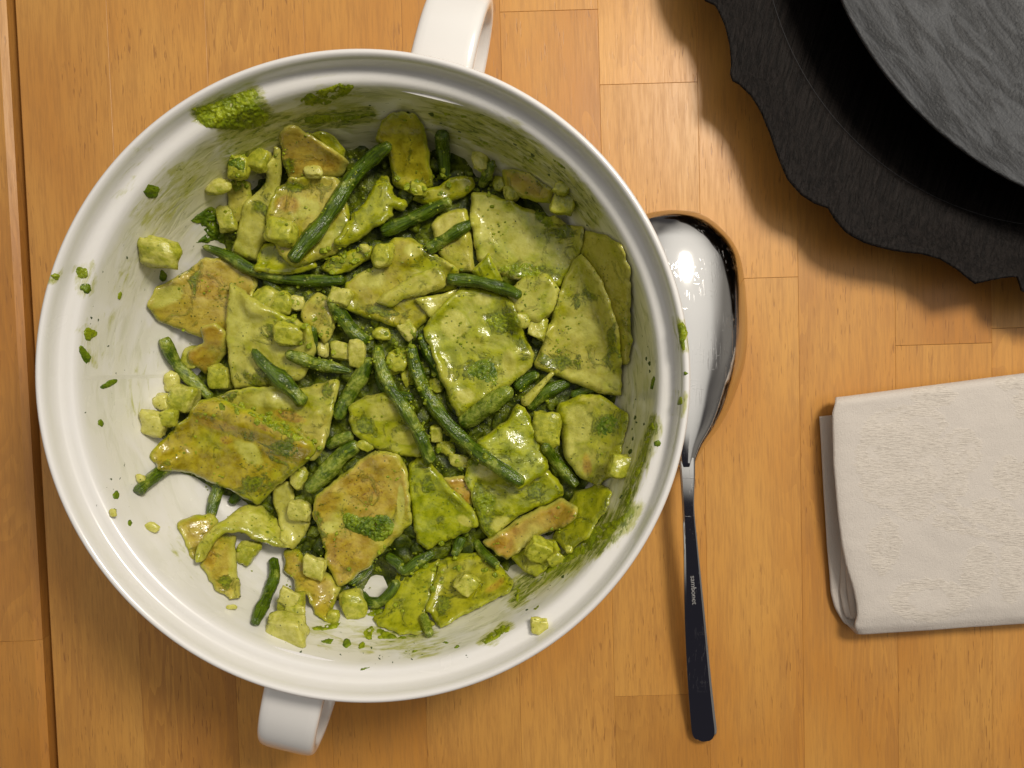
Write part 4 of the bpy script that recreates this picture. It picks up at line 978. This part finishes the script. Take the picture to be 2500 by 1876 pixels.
def patch_geo(bv, poly, T, nz, seed, sp=3.0, cover=.0, nfreq=.08):
    P = np.array(poly); loop = resample(P, sp); V2, Fc = triangulate(loop, sp); d = pdist(V2, loop)
    V = []; ok = []; w = max(d.max(), 1e-3)
    for (u, v), dd in zip(V2, d):
        h, n = cast(bv, u, v); ok.append(h is not None)
        if h is None: V.append((0, 0, 0)); continue
        edge = min(1, dd/max(6., w*.5)); t = T*edge**.6
        t += nz*(mnoise.noise(Vector((u*nfreq, v*nfreq, seed)))+.6*mnoise.noise(Vector((u*nfreq*2.6, v*nfreq*2.6, seed+5))))*(.3+.7*edge)-cover
        if dd < .3: t = -.03
        t = max(t, -.03)
        V.append(tuple(h+n*t))
    Fc = [f for f in Fc if all(ok[i] for i in f) and max(np.linalg.norm(np.array(V[f[i]])-np.array(V[f[i-1]])) for i in range(3)) < .45]
    return V, Fc
def orient(V, Fc):
    out = []
    for f in Fc:
        a, b, c = (Vector(V[i]) for i in f); n = (b-a).cross(c-a)
        out.append(f if n.dot(EYE/CM-a) > 0 else f[::-1])
    return out
def patch(name, label, cat, bv, polys, T, nz, mat, seed=0, sp=3.0, cover=0., kind=None, nfreq=.08, group=None):
    V = []; FF = []
    for k, p in enumerate(polys):
        v, f = patch_geo(bv, p, T, nz, seed+k*3.3, sp, cover, nfreq); n = len(V); V += v; FF += [tuple(n+i for i in q) for q in orient(v, f)]
    used = sorted({i for f in FF for i in f}); mp = {i: k for k, i in enumerate(used)}
    V = [V[i] for i in used]; FF = [tuple(mp[i] for i in f) for f in FF]
    if not V: return
    A = np.array(V); org = (float(A[:, 0].mean()), float(A[:, 1].mean()), float(A[:, 2].min()))
    o = mesh_obj(name, V, FF, mat, origin=org); tag(o, label, cat, group, kind)
    return o
patch('pesto_smear', 'wide bright green pesto smear crossing the rim at the upper left', 'pesto smear', BV_BOWL,
      [F(1, [(445,235),(530,215),(600,200),(680,165),(760,130),(880,95),(925,140),(890,185),(940,240),(1000,290),(960,350),(860,380),(740,385),(640,375),(560,370),(510,330),(480,270)])], .055, .085, M_smear, 1, 2.2, cover=.004, nfreq=.07)
patch('pesto_smear', 'dark green pesto smear on the wall left of the glossy green potato', 'pesto smear', BV_BOWL,
      [F(1, [(440,1000),(500,950),(590,890),(640,915),(640,1010),(700,1080),(690,1160),(620,1130),(560,1150),(480,1150),(560,1080),(520,1020)])], .05, .10, M_paste, 2, 2.6)
smears = [F(2, [(-200,110),(-60,60),(60,75),(0,150),(-100,180),(-190,170)]), F(1, [(1150,330),(1300,270),(1500,285),(1680,260),(1700,300),(1500,325),(1300,350)]),
          F(1, [(1190,180),(1260,120),(1400,90),(1350,160),(1450,190),(1330,230),(1220,220)]),
          F(2, [(620,250),(700,265),(830,285),(840,305),(740,300),(650,285)]), F(2, [(940,320),(1000,340),(1040,365),(980,360)]), F(2, [(1060,370),(1120,390),(1110,405),(1070,395)]),
          F(2, [(650,155),(700,165),(745,190),(700,185)]), F(2, [(880,440),(960,470),(940,490),(890,470)]), F(2, [(730,420),(800,440),(780,455),(735,445)]),
          F(2, [(1160,540),(1230,570),(1290,610),(1220,600)]), F(2, [(1350,560),(1420,590),(1500,660),(1440,640)]), F(2, [(900,540),(1000,590),(1010,640),(940,610)]),
          F(4, [(2060,900),(2075,960),(2020,1080),(1985,1040),(2010,950)]), F(4, [(2000,1150),(1990,1230),(1930,1330),(1900,1480),(1860,1500),(1900,1330),(1950,1220)]),
          F(6, [(1900,260),(1870,340),(1790,430),(1700,500),(1600,570),(1480,620),(1400,640),(1420,590),(1560,500),(1640,380),(1720,350),(1800,330)]),
          F(6, [(1400,600),(1460,640),(1340,700),(1270,740),(1300,690)]), F(6, [(890,1160),(960,1080),(1040,1035),(1100,1045),(1090,1085),(1000,1140),(930,1175)]),
          F(6, [(1130,780),(1170,800),(1150,900),(1120,870)]), F(6, [(1240,930),(1330,870),(1320,900),(1260,950)]), F(6, [(340,1200),(400,1210),(530,1200),(430,1235),(360,1225)]),
          F(8, [(560,1640),(700,1600),(900,1620),(1100,1650),(1000,1680),(700,1690)]), F(5, [(1520,1260),(1640,1240),(1780,1220),(1740,1280),(1620,1300),(1530,1300)]),
          F(6, [(160,1030),(330,1110),(480,1115),(420,1140),(250,1140),(120,1150),(90,1090)])]
patch('pesto_film', 'thin green pesto smears along the wall of the bowl', 'pesto smears', BV_BOWL, smears, .025, .07, M_smear, 30, 3.0, cover=.005, kind='stuff')
drops = [((205,605),55,50,0,'round pesto drop on the left ledge of the bowl'), ((214,672),60,45,20,'pesto drop at the left edge, just under the round drop on the ledge'),
         ((485,278),75,55,0,'pesto drop on the upper left wall of the bowl'), ((230,856),58,50,0,'dark round pesto drop on the left wall'),
         ((212,945),40,85,-35,'long pesto drop beneath the dark round one on the left wall'), ((310,1058),80,30,-25,'ragged pesto speck in the middle of the left wall'),
         ((352,700),22,42,15,'narrow pesto speck on the left wall level with the toasted orange piece'), ((338,1508),30,38,0,'pesto drop at lower left near the end of the protruding bean'),
         ((392,1622),25,28,0,'small pesto drop on the lower left china'), ((329,1577),26,32,0,'pesto drop on the pale crumb at the lower left edge'),
         ((530,620),35,50,0,'pesto speck below the lone potato cube on the left wall'), ((275,1216),30,34,0,'pesto speck low on the left wall')]
for i, (c, w, h, r, lab) in enumerate(drops):
    patch('pesto_drop', lab, 'pesto drop', BV_BOWL, [F(10, blob_poly(c, w, h, r, seed=i))], .035, .045, M_paste if i % 3 else M_smear, 60+i, 2.2, group='pesto drops on the bowl')
right = [(F(12, [(360,810),(395,795),(420,830),(428,860),(410,910),(412,960),(395,972),(378,930),(370,870)]), 'bright green pesto drip over the right rim beside the spoon'),
         (F(12, blob_poly((412,1097), 30, 26, 0, seed=3)), 'small pesto dot on the right rim below the bright drip'), (F(12, blob_poly((380,1260), 34, 60, 0, seed=4)), 'yellow pesto dot low on the right rim'),
         (F(12, blob_poly((250,1502), 46, 44, 0, seed=5)), 'pesto drop on the ledge at the lower right'), (F(12, blob_poly((222,1150), 28, 100, 10, seed=6)), 'long dark basil bit on the right bowl wall'),
         (F(11, [(1205,325),(1220,300),(1310,285),(1300,300),(1240,325)]), 'slanting pesto dash on the ledge at the bottom'), (F(11, blob_poly((1090,75), 95, 85, 20, seed=8)), 'dark pesto bit on the wall at the bottom of the bowl'),
         (F(11, [(850,55),(930,30),(980,40),(950,90),(880,80)]), 'speckled pesto bit right of the biggest potato chunk'), (F(11, blob_poly((1225,100), 80, 55, -30, seed=9)), 'orange tinted pesto blob on the bottom wall'),
         (F(11, blob_poly((2085,110), 60, 30, -25, seed=12)), 'green pesto fleck at lower right wall near the short stub bean'), (F(11, blob_poly((1985,72), 60, 30, 0, seed=13)), 'green pesto fleck just right of the short stub bean'),
         (F(10, blob_poly((92,622), 40, 30, 10, seed=14)), 'faint yellow pesto stain on the outer left rim')]
for i, (p, lab) in enumerate(right):
    patch('pesto_drop', lab, 'pesto drop', BV_BOWL, [p], .05, .04, M_smear if i in (0, 2, 8, 11) else M_paste, 90+i, 2.2, group='pesto drops on the bowl')
# specks on the china
rng = np.random.RandomState(3); sp = []
for k in range(120):
    z = rng.choice([0, 1, 2, 2])
    if z == 0: c = F(10, [(rng.uniform(200, 420), rng.uniform(500, 1620))])[0]
    elif z == 1: c = F(11, [(rng.uniform(500, 2200), rng.uniform(60, 270))])[0]
    else:
        a = math.radians(rng.uniform(-62, 105)); rr = 10.05; zz = rng.uniform(2.8, 5.6); x, y = BC[0]+rr*math.cos(a), BC[1]+rr*math.sin(a)
        c_, s_ = math.cos(TILT), math.sin(TILT); dz = zz-CAM_H; yy = c_*y+s_*dz; z2 = -s_*y+c_*dz; c = (1250+FPX*x/-z2, 938-FPX*yy/-z2)
    L = rng.uniform(5, 13)*(1.4 if z == 2 else 1); sp.append(blob_poly(c, L, L*rng.uniform(.3, .8), rng.uniform(0, 180) if z != 2 else math.degrees(-a)+90, 8, .3, k))
patch('pesto_specks', 'fine basil specks scattered on the inside of the bowl', 'pesto specks', BV_BOWL, sp, .02, .01, M_pepper, 120, 2.4, kind='stuff')
# thick clumps lying on the food
clumps = [(F(8, [(440,850),(500,830),(600,870),(720,850),(820,850),(880,930),(860,1010),(790,1070),(720,1080),(640,1030),(540,1000),(470,960)]), 'rough green pesto clump lying on the orange square', M_paste, .13, .20),
          (F(4, [(780,570),(860,500),(960,470),(1000,540),(1020,600),(1000,680),(900,640),(830,620)]), 'green pesto clump low on the largest central piece', M_paste, .05, .09),
          (F(4, [(900,230),(1000,180),(1120,170),(1160,260),(1140,330),(1040,310),(960,300)]), 'bright pesto spread near the top of the largest central piece', M_smear, .03, .07),
          (F(2, [(1010,1300),(1180,1260),(1330,1310),(1290,1380),(1130,1385),(1020,1350)]), 'green pesto spread on the lower edge of the largest pale square', M_smear, .03, .07),
          (F(2, [(1240,930),(1290,910),(1370,960),(1400,1030),(1340,1050),(1270,990)]), 'lumpy pesto on the upper edge of the largest pale square', M_smear, .05, .08),
          (F(3, [(900,880),(1000,900),(1130,960),(1230,1020),(1180,1060),(1050,990),(940,930)]), 'pesto crust along the crease of the front square', M_smear, .04, .08),
          (F(3, [(1020,1060),(1120,1020),(1200,1100),(1130,1200),(1060,1170)]), 'dark pesto patch at the right of the front square', M_paste, .02, .06),
          (F(4, [(850,1430),(930,1370),(1010,1420),(980,1520),(900,1560)]), 'pesto clump on the lower left of the large coated piece', M_smear, .05, .08),
          (F(1, [(760,150+490),(700,620),(720,580),(790,560),(830,600),(820,680)]), 'dark herb clump on the potato at the upper left edge', M_paste, .05, .08),
          (F(4, [(1660,950),(1720,860),(1800,850),(1830,900),(1780,1000),(1700,1040)]), 'wet pesto patch on the oily square by the right wall', M_paste, .03, .05)]
for i, (p, lab, m, T, nz) in enumerate(clumps):
    patch('pesto_clump', lab, 'pesto clump', BV_ALL, [p], T, nz, m, 150+i, 3.0, cover=.02, nfreq=.14, group='pesto clumps on the pasta')

# ------------------------------------------------------------------ serving spoon, turned over
def build_spoon():
    root_loc = px1(1680, 1300, 0); root = empty('serving_spoon', (*root_loc, 0)); org = (*root_loc, 0)
    tag(root, 'polished steel serving spoon lying face down beside the ceramic bowl', 'spoon')
    ax0 = np.array(px1(1640, 512, .15)); ax1 = np.array(px1(1675, 1140, 1.5)); 
    d = (ax1-ax0); L = np.linalg.norm(d); d /= L; nrm = np.array((-d[1], d[0])); 
    if nrm[0] < 0: nrm = -nrm
    # bowl of the spoon : stations along the axis, half width, height of the crown
    st = [(0, .0, .08), (.006, .80, .24), (.03, 1.40, .50), (.062, 1.83, .74), (.10, 2.2, .96), (.135, 2.46, 1.10), (.19, 2.72, 1.27), (.28, 2.88, 1.45), (.40, 2.96, 1.56), (.50, 2.96, 1.60), (.60, 2.85, 1.62), (.70, 2.56, 1.64), (.79, 2.12, 1.66), (.87, 1.52, 1.66), (.93, .93, 1.64), (1.0, .34, 1.60)]
    S_ = np.array(st); ss = np.linspace(0, 1, 60)**1.0; ss = np.r_[0, .004, .01, ss[1:]]
    V = []; nw = 40; X = catmull(S_, 6)
    for s in ss:
        w = np.interp(s, X[:, 0], X[:, 1])*(1.07 if s < .85 else 1.07-.07*(s-.85)/.15); h = np.interp(s, X[:, 0], X[:, 2]); c = ax0+d*L*s
        k = 1.0 if s < .75 else 1.0
        base = .06+max(0, (s-.70)/.30)**1.6*1.38
        for i in range(nw+1):
            q = -1+2*i/nw; qq = math.sin(q*math.pi/2)
            z = base+(h-base)*max(0, 1-abs(qq)**2.0)**.84
            p = c+nrm*w*qq; V.append((p[0], p[1], z))
    m = len(ss); Fc = [(a*(nw+1)+i, a*(nw+1)+i+1, (a+1)*(nw+1)+i+1, (a+1)*(nw+1)+i) for a in range(m-1) for i in range(nw)]
    if (Vector(V[Fc[900][1]])-Vector(V[Fc[900][0]])).cross(Vector(V[Fc[900][3]])-Vector(V[Fc[900][0]])).z < 0: Fc = [f[::-1] for f in Fc]
    b = mesh_obj('spoon_bowl', V, Fc, M_metal, parent=root, origin=org)
    so = b.modifiers.new('thickness', 'SOLIDIFY'); so.thickness = .0018; so.offset = -1
    # handle
    cen = [((1676,1118), .34, 1.44), ((1678,1165), .30, 1.46), ((1679.5,1240), .245, 1.45), ((1686,1340), .30, 1.36), ((1695,1500), .435, 1.1), ((1705,1640), .51, .72), ((1714,1740), .55, .42), ((1719,1785), .55, .32), ((1720.5,1800), .42, .29), ((1721,1806), .22, .28)]
    C = []
    for (u, v), w, z in cen: x, y = px1(u, v, z); C.append((x, y, z, w))
    C = catmull(np.array(C), 8); V = []; 
    sec = [(-1, -.02), (-.985, 9), (-.78, .126), (-.4, .130), (0, .132), (.4, .130), (.78, .126), (.985, 9), (1, -.02), (.9, -.10), (0, -.13), (-.9, -.10)]
    for i, (x, y, z, w) in enumerate(C):
        t = C[min(i+1, len(C)-1)][:3]-C[max(i-1, 0)][:3]; t = t/np.linalg.norm(t); a = np.cross(t, (0, 0, 1)); a /= np.linalg.norm(a); 
        if a[0] < 0: a = -a
        u_ = np.cross(a, t); u_ = u_ if u_[2] > 0 else -u_
        for sx, sz in sec: V.append(np.array((x, y, z))+a*w*sx+u_*(sz if sz < 1 else .126-.205*w*.58))
    n = len(sec); Fc = [(i*n+k, i*n+(k+1) % n, (i+1)*n+(k+1) % n, (i+1)*n+k) for i in range(len(C)-1) for k in range(n)]
    Fc += [tuple(range(n)), tuple(range((len(C)-1)*n, len(C)*n))[::-1]]
    o = mesh_obj('handle', V, Fc, M_metal, parent=root, origin=org); 
    import bmesh
    bm = bmesh.new(); bm.from_mesh(o.data); bmesh.ops.recalc_face_normals(bm, faces=bm.faces); bm.to_mesh(o.data); bm.free()
    es = o.modifiers.new('crisp_edges', 'EDGE_SPLIT'); es.split_angle = math.radians(22)
    # stamped word
    cu = bpy.data.curves.new('lettering', 'FONT'); cu.body = 'sambonet'; cu.size = .0031; cu.align_x = 'CENTER'; cu.align_y = 'CENTER'; cu.extrude = .00006; cu.space_character = 1.05
    to = bpy.data.objects.new('tmp', cu); COL.objects.link(to); bpy.context.view_layer.update()
    me = bpy.data.meshes.new_from_object(to.evaluated_get(bpy.context.evaluated_depsgraph_get())); bpy.data.objects.remove(to)
    lt = bpy.data.objects.new('lettering', me); COL.objects.link(lt); me.materials.clear(); me.materials.append(M_letter)
    p0 = np.array((*px1(1688, 1400, 1.30), 0)); p1 = np.array((*px1(1693, 1475, 1.20), 0)); dv = p1-p0
    k = int(np.argmin(np.abs(C[:, 1]-(p0[1]+p1[1])/2))); tz = (C[k+1][2]-C[k-1][2])/np.linalg.norm(C[k+1][:2]-C[k-1][:2])
    lt.parent = root; lt.location = ((C[k][0]-org[0]+.0)*CM, (C[k][1]-org[1])*CM, (C[k][2]+.137)*CM)
    lt.rotation_euler = (0, -math.atan(tz)*1.0, math.atan2(dv[1], dv[0])); lt.rotation_mode = 'XYZ'
M_letter = mat_plain('stamped_steel_lettering', (.42, .41, .40), .5, .05, 60, .6)
build_spoon()

# ------------------------------------------------------------------ folded napkin
def build_napkin():
    root_loc = px1(2300, 1240, 0); org = (*root_loc, 0); root = empty('napkin', org)
    tag(root, 'folded cream damask cloth napkin with a woven leaf and flower pattern at the right edge', 'napkin')
    UV = lambda L, z: np.array([px1(*p, z) for p in F(13, L)])
    topL = UV([(205,297),(187,350),(190,480),(193,620),(205,760),(217,900),(238,1060),(262,1180),(300,1300),(318,1390),(322,1450),(312,1512)], 1.15)
    a0 = np.array(px1(*F(13, [(205,297)])[0], 1.15)); a1 = np.array(px1(2500, 925, 1.15)); ex = (a1-a0)/np.linalg.norm(a1-a0)
    b0 = np.array(px1(*F(13, [(312,1518)])[0], .7)); b1 = np.array(px1(2500, 1508, .7)); exb = (b1-b0)/np.linalg.norm(b1-b0)
    lowL = UV([(240,1470),(200,1400),(182,1330),(172,1200),(160,1060),(150,900),(140,740),(133,600),(127,480),(122,400),(120,372)], .30)
    def sheet(name, stations, nx, width, th, dense=True, label=None):
        # stations: (x, y, z, ex) left-edge points with the direction in which the cloth runs away from them
        V = []; mot = []
        S0 = np.array([s[:3] for s in stations]); D = np.array([s[3] for s in stations])
        L = np.r_[0, np.cumsum(np.linalg.norm(np.diff(S0, axis=0), axis=1))]; m = int(L[-1]/.055)
        s = np.linspace(0, L[-1], m); P = np.c_[[np.interp(s, L, S0[:, i]) for i in range(3)]].T; DD = np.c_[[np.interp(s, L, D[:, i]) for i in range(2)]].T
        for _ in range(6): P[1:-1] = .25*P[:-2]+.5*P[1:-1]+.25*P[2:]
        for i in range(m):
            for j in range(nx+1):
                t = width*j/nx; x, y = P[i][:2]+DD[i]*t
                z = P[i][2]-.0; roll = math.exp(-t/.16)*.10
                z = z-roll + .05*mnoise.noise(Vector((x*.35, y*.5, 1)))*min(1, t) + .02*mnoise.noise(Vector((x*1.1, y*1.4, 4)))
                V.append((x, y, z)); mot.append(motif(x, y, P[i][2]))
        Fc = [(i*(nx+1)+j, (i+1)*(nx+1)+j, (i+1)*(nx+1)+j+1, i*(nx+1)+j+1) for i in range(m-1) for j in range(nx)]
        o = mesh_obj(name, V, Fc, M_cloth, parent=root, origin=org, attrs={'motif': mot})
        so = o.modifiers.new('thickness', 'SOLIDIFY'); so.thickness = th*CM; so.offset = 0
        if label: o['label'] = label
        return o
    leaves = [((455,1065),95,165,5,.8),((1060,840+50),150,75,20,.7),((800,930),80,45,15,.7),((1130,700),95,130,-10,.7),((1000,940),300,22,25,.2),((1010,1010),330,20,12,.2),((850,860),190,18,50,.2),
              ((700,1360),220,120,0,.0),((960,1200),90,150,10,.3),((1140,1190),70,190,0,.2),((1150,195),90,30,-5,.3),((720,260),120,60,0,.3),((1200,300),50,80,0,.3),((1250,1000),140,90,0,.5),((1300,650),120,140,0,.5),((1350,1250),120,150,0,.5)]
    petals = [((560,430),230,120,-8),((450,600),150,190,0),((640,620),200,170,20),((870,560),110,130,0),((520,770),200,110,10),((820,740),90,70,0),((620,860),110,70,0)]
    PL = []
    for (c, a, b, r, h) in leaves: PL.append((px1(*F(13, [c])[0], 1.15), a*.4519/58, b*.4519/58, math.radians(-r), h, 1))
    PP = [(px1(*F(13, [c])[0], 1.15), a*.4519/58, b*.4519/58, math.radians(-r)) for (c, a, b, r) in petals]
    def motif(x, y, z):
        v = 0.0
        wx = x+.06*math.sin(y*9)+.05*math.sin(y*23+x*7); wy = y+.05*math.sin(x*11)
        for (c, a, b, r, h, k) in PL:
            dx, dy = wx-c[0], wy-c[1]; X = (dx*math.cos(r)+dy*math.sin(r))/a; Y = (-dx*math.sin(r)+dy*math.cos(r))/b; q = X*X+Y*Y if h < .5 else abs(X)**1.5+abs(Y)**1.5
            if q < 1: v = max(v, 1.0 if not (h > .6 and abs(X) < .06 and abs(Y) < .7) else .3)
            if h == 0. and q < .28: v = .2
        n = 0
        for (c, a, b, r) in PP:
            dx, dy = wx-c[0], wy-c[1]; X = (dx*math.cos(r)+dy*math.sin(r))/a; Y = (-dx*math.sin(r)+dy*math.cos(r))/b; q = math.hypot(X, Y)
            if q < 1: v = max(v, .95 if q > .80 or (math.sin(math.atan2(Y, X)*3+q*7) > -.1) else .35)
        return v
    W_ = 15.0; n = len(topL); tops = []
    for i in range(n):
        f = i/(n-1); e = ex*(1-f)+exb*f; z = 1.15 if f < .9 else 1.15-(f-.9)*1.2
        tops.append((*topL[i], z, tuple(e)))
    bl = np.array(px1(*F(13, [(300,1522)])[0], .45))
    wrap = [(bl[0]+.02, bl[1]-.03, .78, tuple(exb)), (bl[0]-.10, bl[1]+.04, .48, tuple(exb)), (bl[0]-.28, bl[1]+.18, .28, tuple(exb))]
    lows = [(*p, .26, tuple(exb*(1-i/10)+ex*(i/10))) for i, p in enumerate(lowL)]
    first = [(tops[0][0]+.35, tops[0][1]+.10, .62, tuple(ex)), (tops[0][0]+.10, tops[0][1]+.12, .92, tuple(ex))]
    sheet('outer_fold', first+tops+wrap+lows, 190, W_, .22)
    inn = UV([(275,640),(265,900),(262,1100),(262,1230),(270,1330),(288,1420),(300,1470)], .8)
    st = [(*p, .80-.22*max(0, (i-4)/2.), tuple(ex)) for i, p in enumerate(inn)]
    inn2 = UV([(262,1465),(240,1400),(228,1320),(232,1150),(228,900),(220,640)], .5)
    st += [(*p, .52, tuple(ex)) for p in inn2]
    sheet('inner_fold', st, 60, W_-.5, .16)
build_napkin()

# ------------------------------------------------------------------ black plates
def lathe(name, prof, mat, parent, org, center, rfun=None, n=360, label=None):
    V = []; Fc = []
    for k, (r, z) in enumerate(prof):
        for i in range(n):
            a = 2*math.pi*i/n; rr, zz = (r, z) if rfun is None else rfun(r, z, a)
            V.append((center[0]+rr*math.cos(a), center[1]+rr*math.sin(a), zz))
    m = len(prof)
    for k in range(m-1):
        for i in range(n): j = (i+1) % n; Fc.append((k*n+i, k*n+j, (k+1)*n+j, (k+1)*n+i))
    Fc += [tuple(range(n))[::-1], tuple((m-1)*n+i for i in range(n))]
    o = mesh_obj(name, V, Fc, mat, parent=parent, origin=org)
    import bmesh
    bm = bmesh.new(); bm.from_mesh(o.data); bmesh.ops.recalc_face_normals(bm, faces=bm.faces); bm.to_mesh(o.data); bm.free()
    return o
CC = np.array((23.1, 18.25)); CA = []; CR = []
vis = [(15.68,195.3),(15.55,197.1),(15.48,199.4),(15.58,202.2),(15.80,204.7),(16.13,206.6),(15.85,208.1),(15.67,210.3),(15.65,212.8),(15.83,216.3),(16.16,220.0),(16.41,223.0),(16.44,225.8),(16.33,227.9),(16.10,230.0),(16.28,231.9),(16.42,234.3),(16.33,237.3),(16.01,241.2),(15.62,245.1),(15.51,247.9),(15.65,250.8),(15.99,254.0),(15.69,256.0),(15.4,258.5),(15.29,260.8)]
va = np.array([v[1] for v in vis]); vr = np.array([v[0] for v in vis])
def edge_r(deg):
    if 195.3 <= deg <= 260.8: return float(np.interp(deg, va, vr))
    p = 206.6+((deg-206.6) % 45)*47.4/45
    return float(np.interp(p, va, vr))
def charger_shape(r, z, a):
    if r < 13.2: return r, z
    deg = math.degrees(a) % 360; e = edge_r(deg); f = (r-13.2)/(16.0-13.2)
    rr = 13.2+f*(e-13.2); wv = .05*f*f*math.sin(math.radians((deg-206.6)*8)+1.5)
    return rr, z+(wv if z > .5 else 0)
ch = empty('charger_plate', (*CC, 0)); tag(ch, 'large matt black charger plate with scalloped wavy rim at the upper right', 'charger plate')
org = (*CC, 0)
def charger_rim_material():
    t = M_char; return t.m
lathe('rim', [(12.98, 1.22), (13.02, 1.30), (13.2, 1.34), (13.8, 1.42), (14.6, 1.62), (15.2, 1.84), (15.6, 2.02), (15.88, 2.14), (16.0, 2.12), (15.97, 2.03), (15.5, 1.85), (14.5, 1.45), (13.3, 1.05), (12.98, 1.0)], M_char.m, ch, org, CC, charger_shape)

M_well = mat_plain('smooth_black_glaze', (.012, .012, .014), .5, .1)
lathe('well', [(.01, .45), (8, .45), (11.2, .50), (12.2, .70), (12.7, 1.0), (12.93, 1.24), (12.95, 1.0), (12.4, .45), (11.5, .15), (9, .004), (8.6, .004), (8.4, .12), (.01, .12)], M_well, ch, org, CC)
PCn = np.array((25.8, 19.86)); PR = 14.73
pt = empty('dinner_plate', (*PCn, .45)); tag(pt, 'dark grey slate textured plate standing on the black charger', 'plate')
o2 = (*PCn, .45)
lathe('body', [(.01, 2.72), (6, 2.74), (11, 2.85), (13.2, 3.05), (14.2, 3.28), (14.60, 3.44), (14.70, 3.46), (14.73, 3.38), (14.66, 3.24), (14.2, 3.05), (12.8, 2.70), (10.9, 2.3), (8.2, 2.0), (7.4, 1.6), (7.2, .46), (6.9, .46), (6.7, 1.5), (.01, 1.9)], M_slate.m, pt, o2, PCn)
for o in list(S.objects):
    if o.type == 'MESH' and o.parent is None and 'category' not in o and o.get('kind') is None: print('UNTAGGED', o.name)
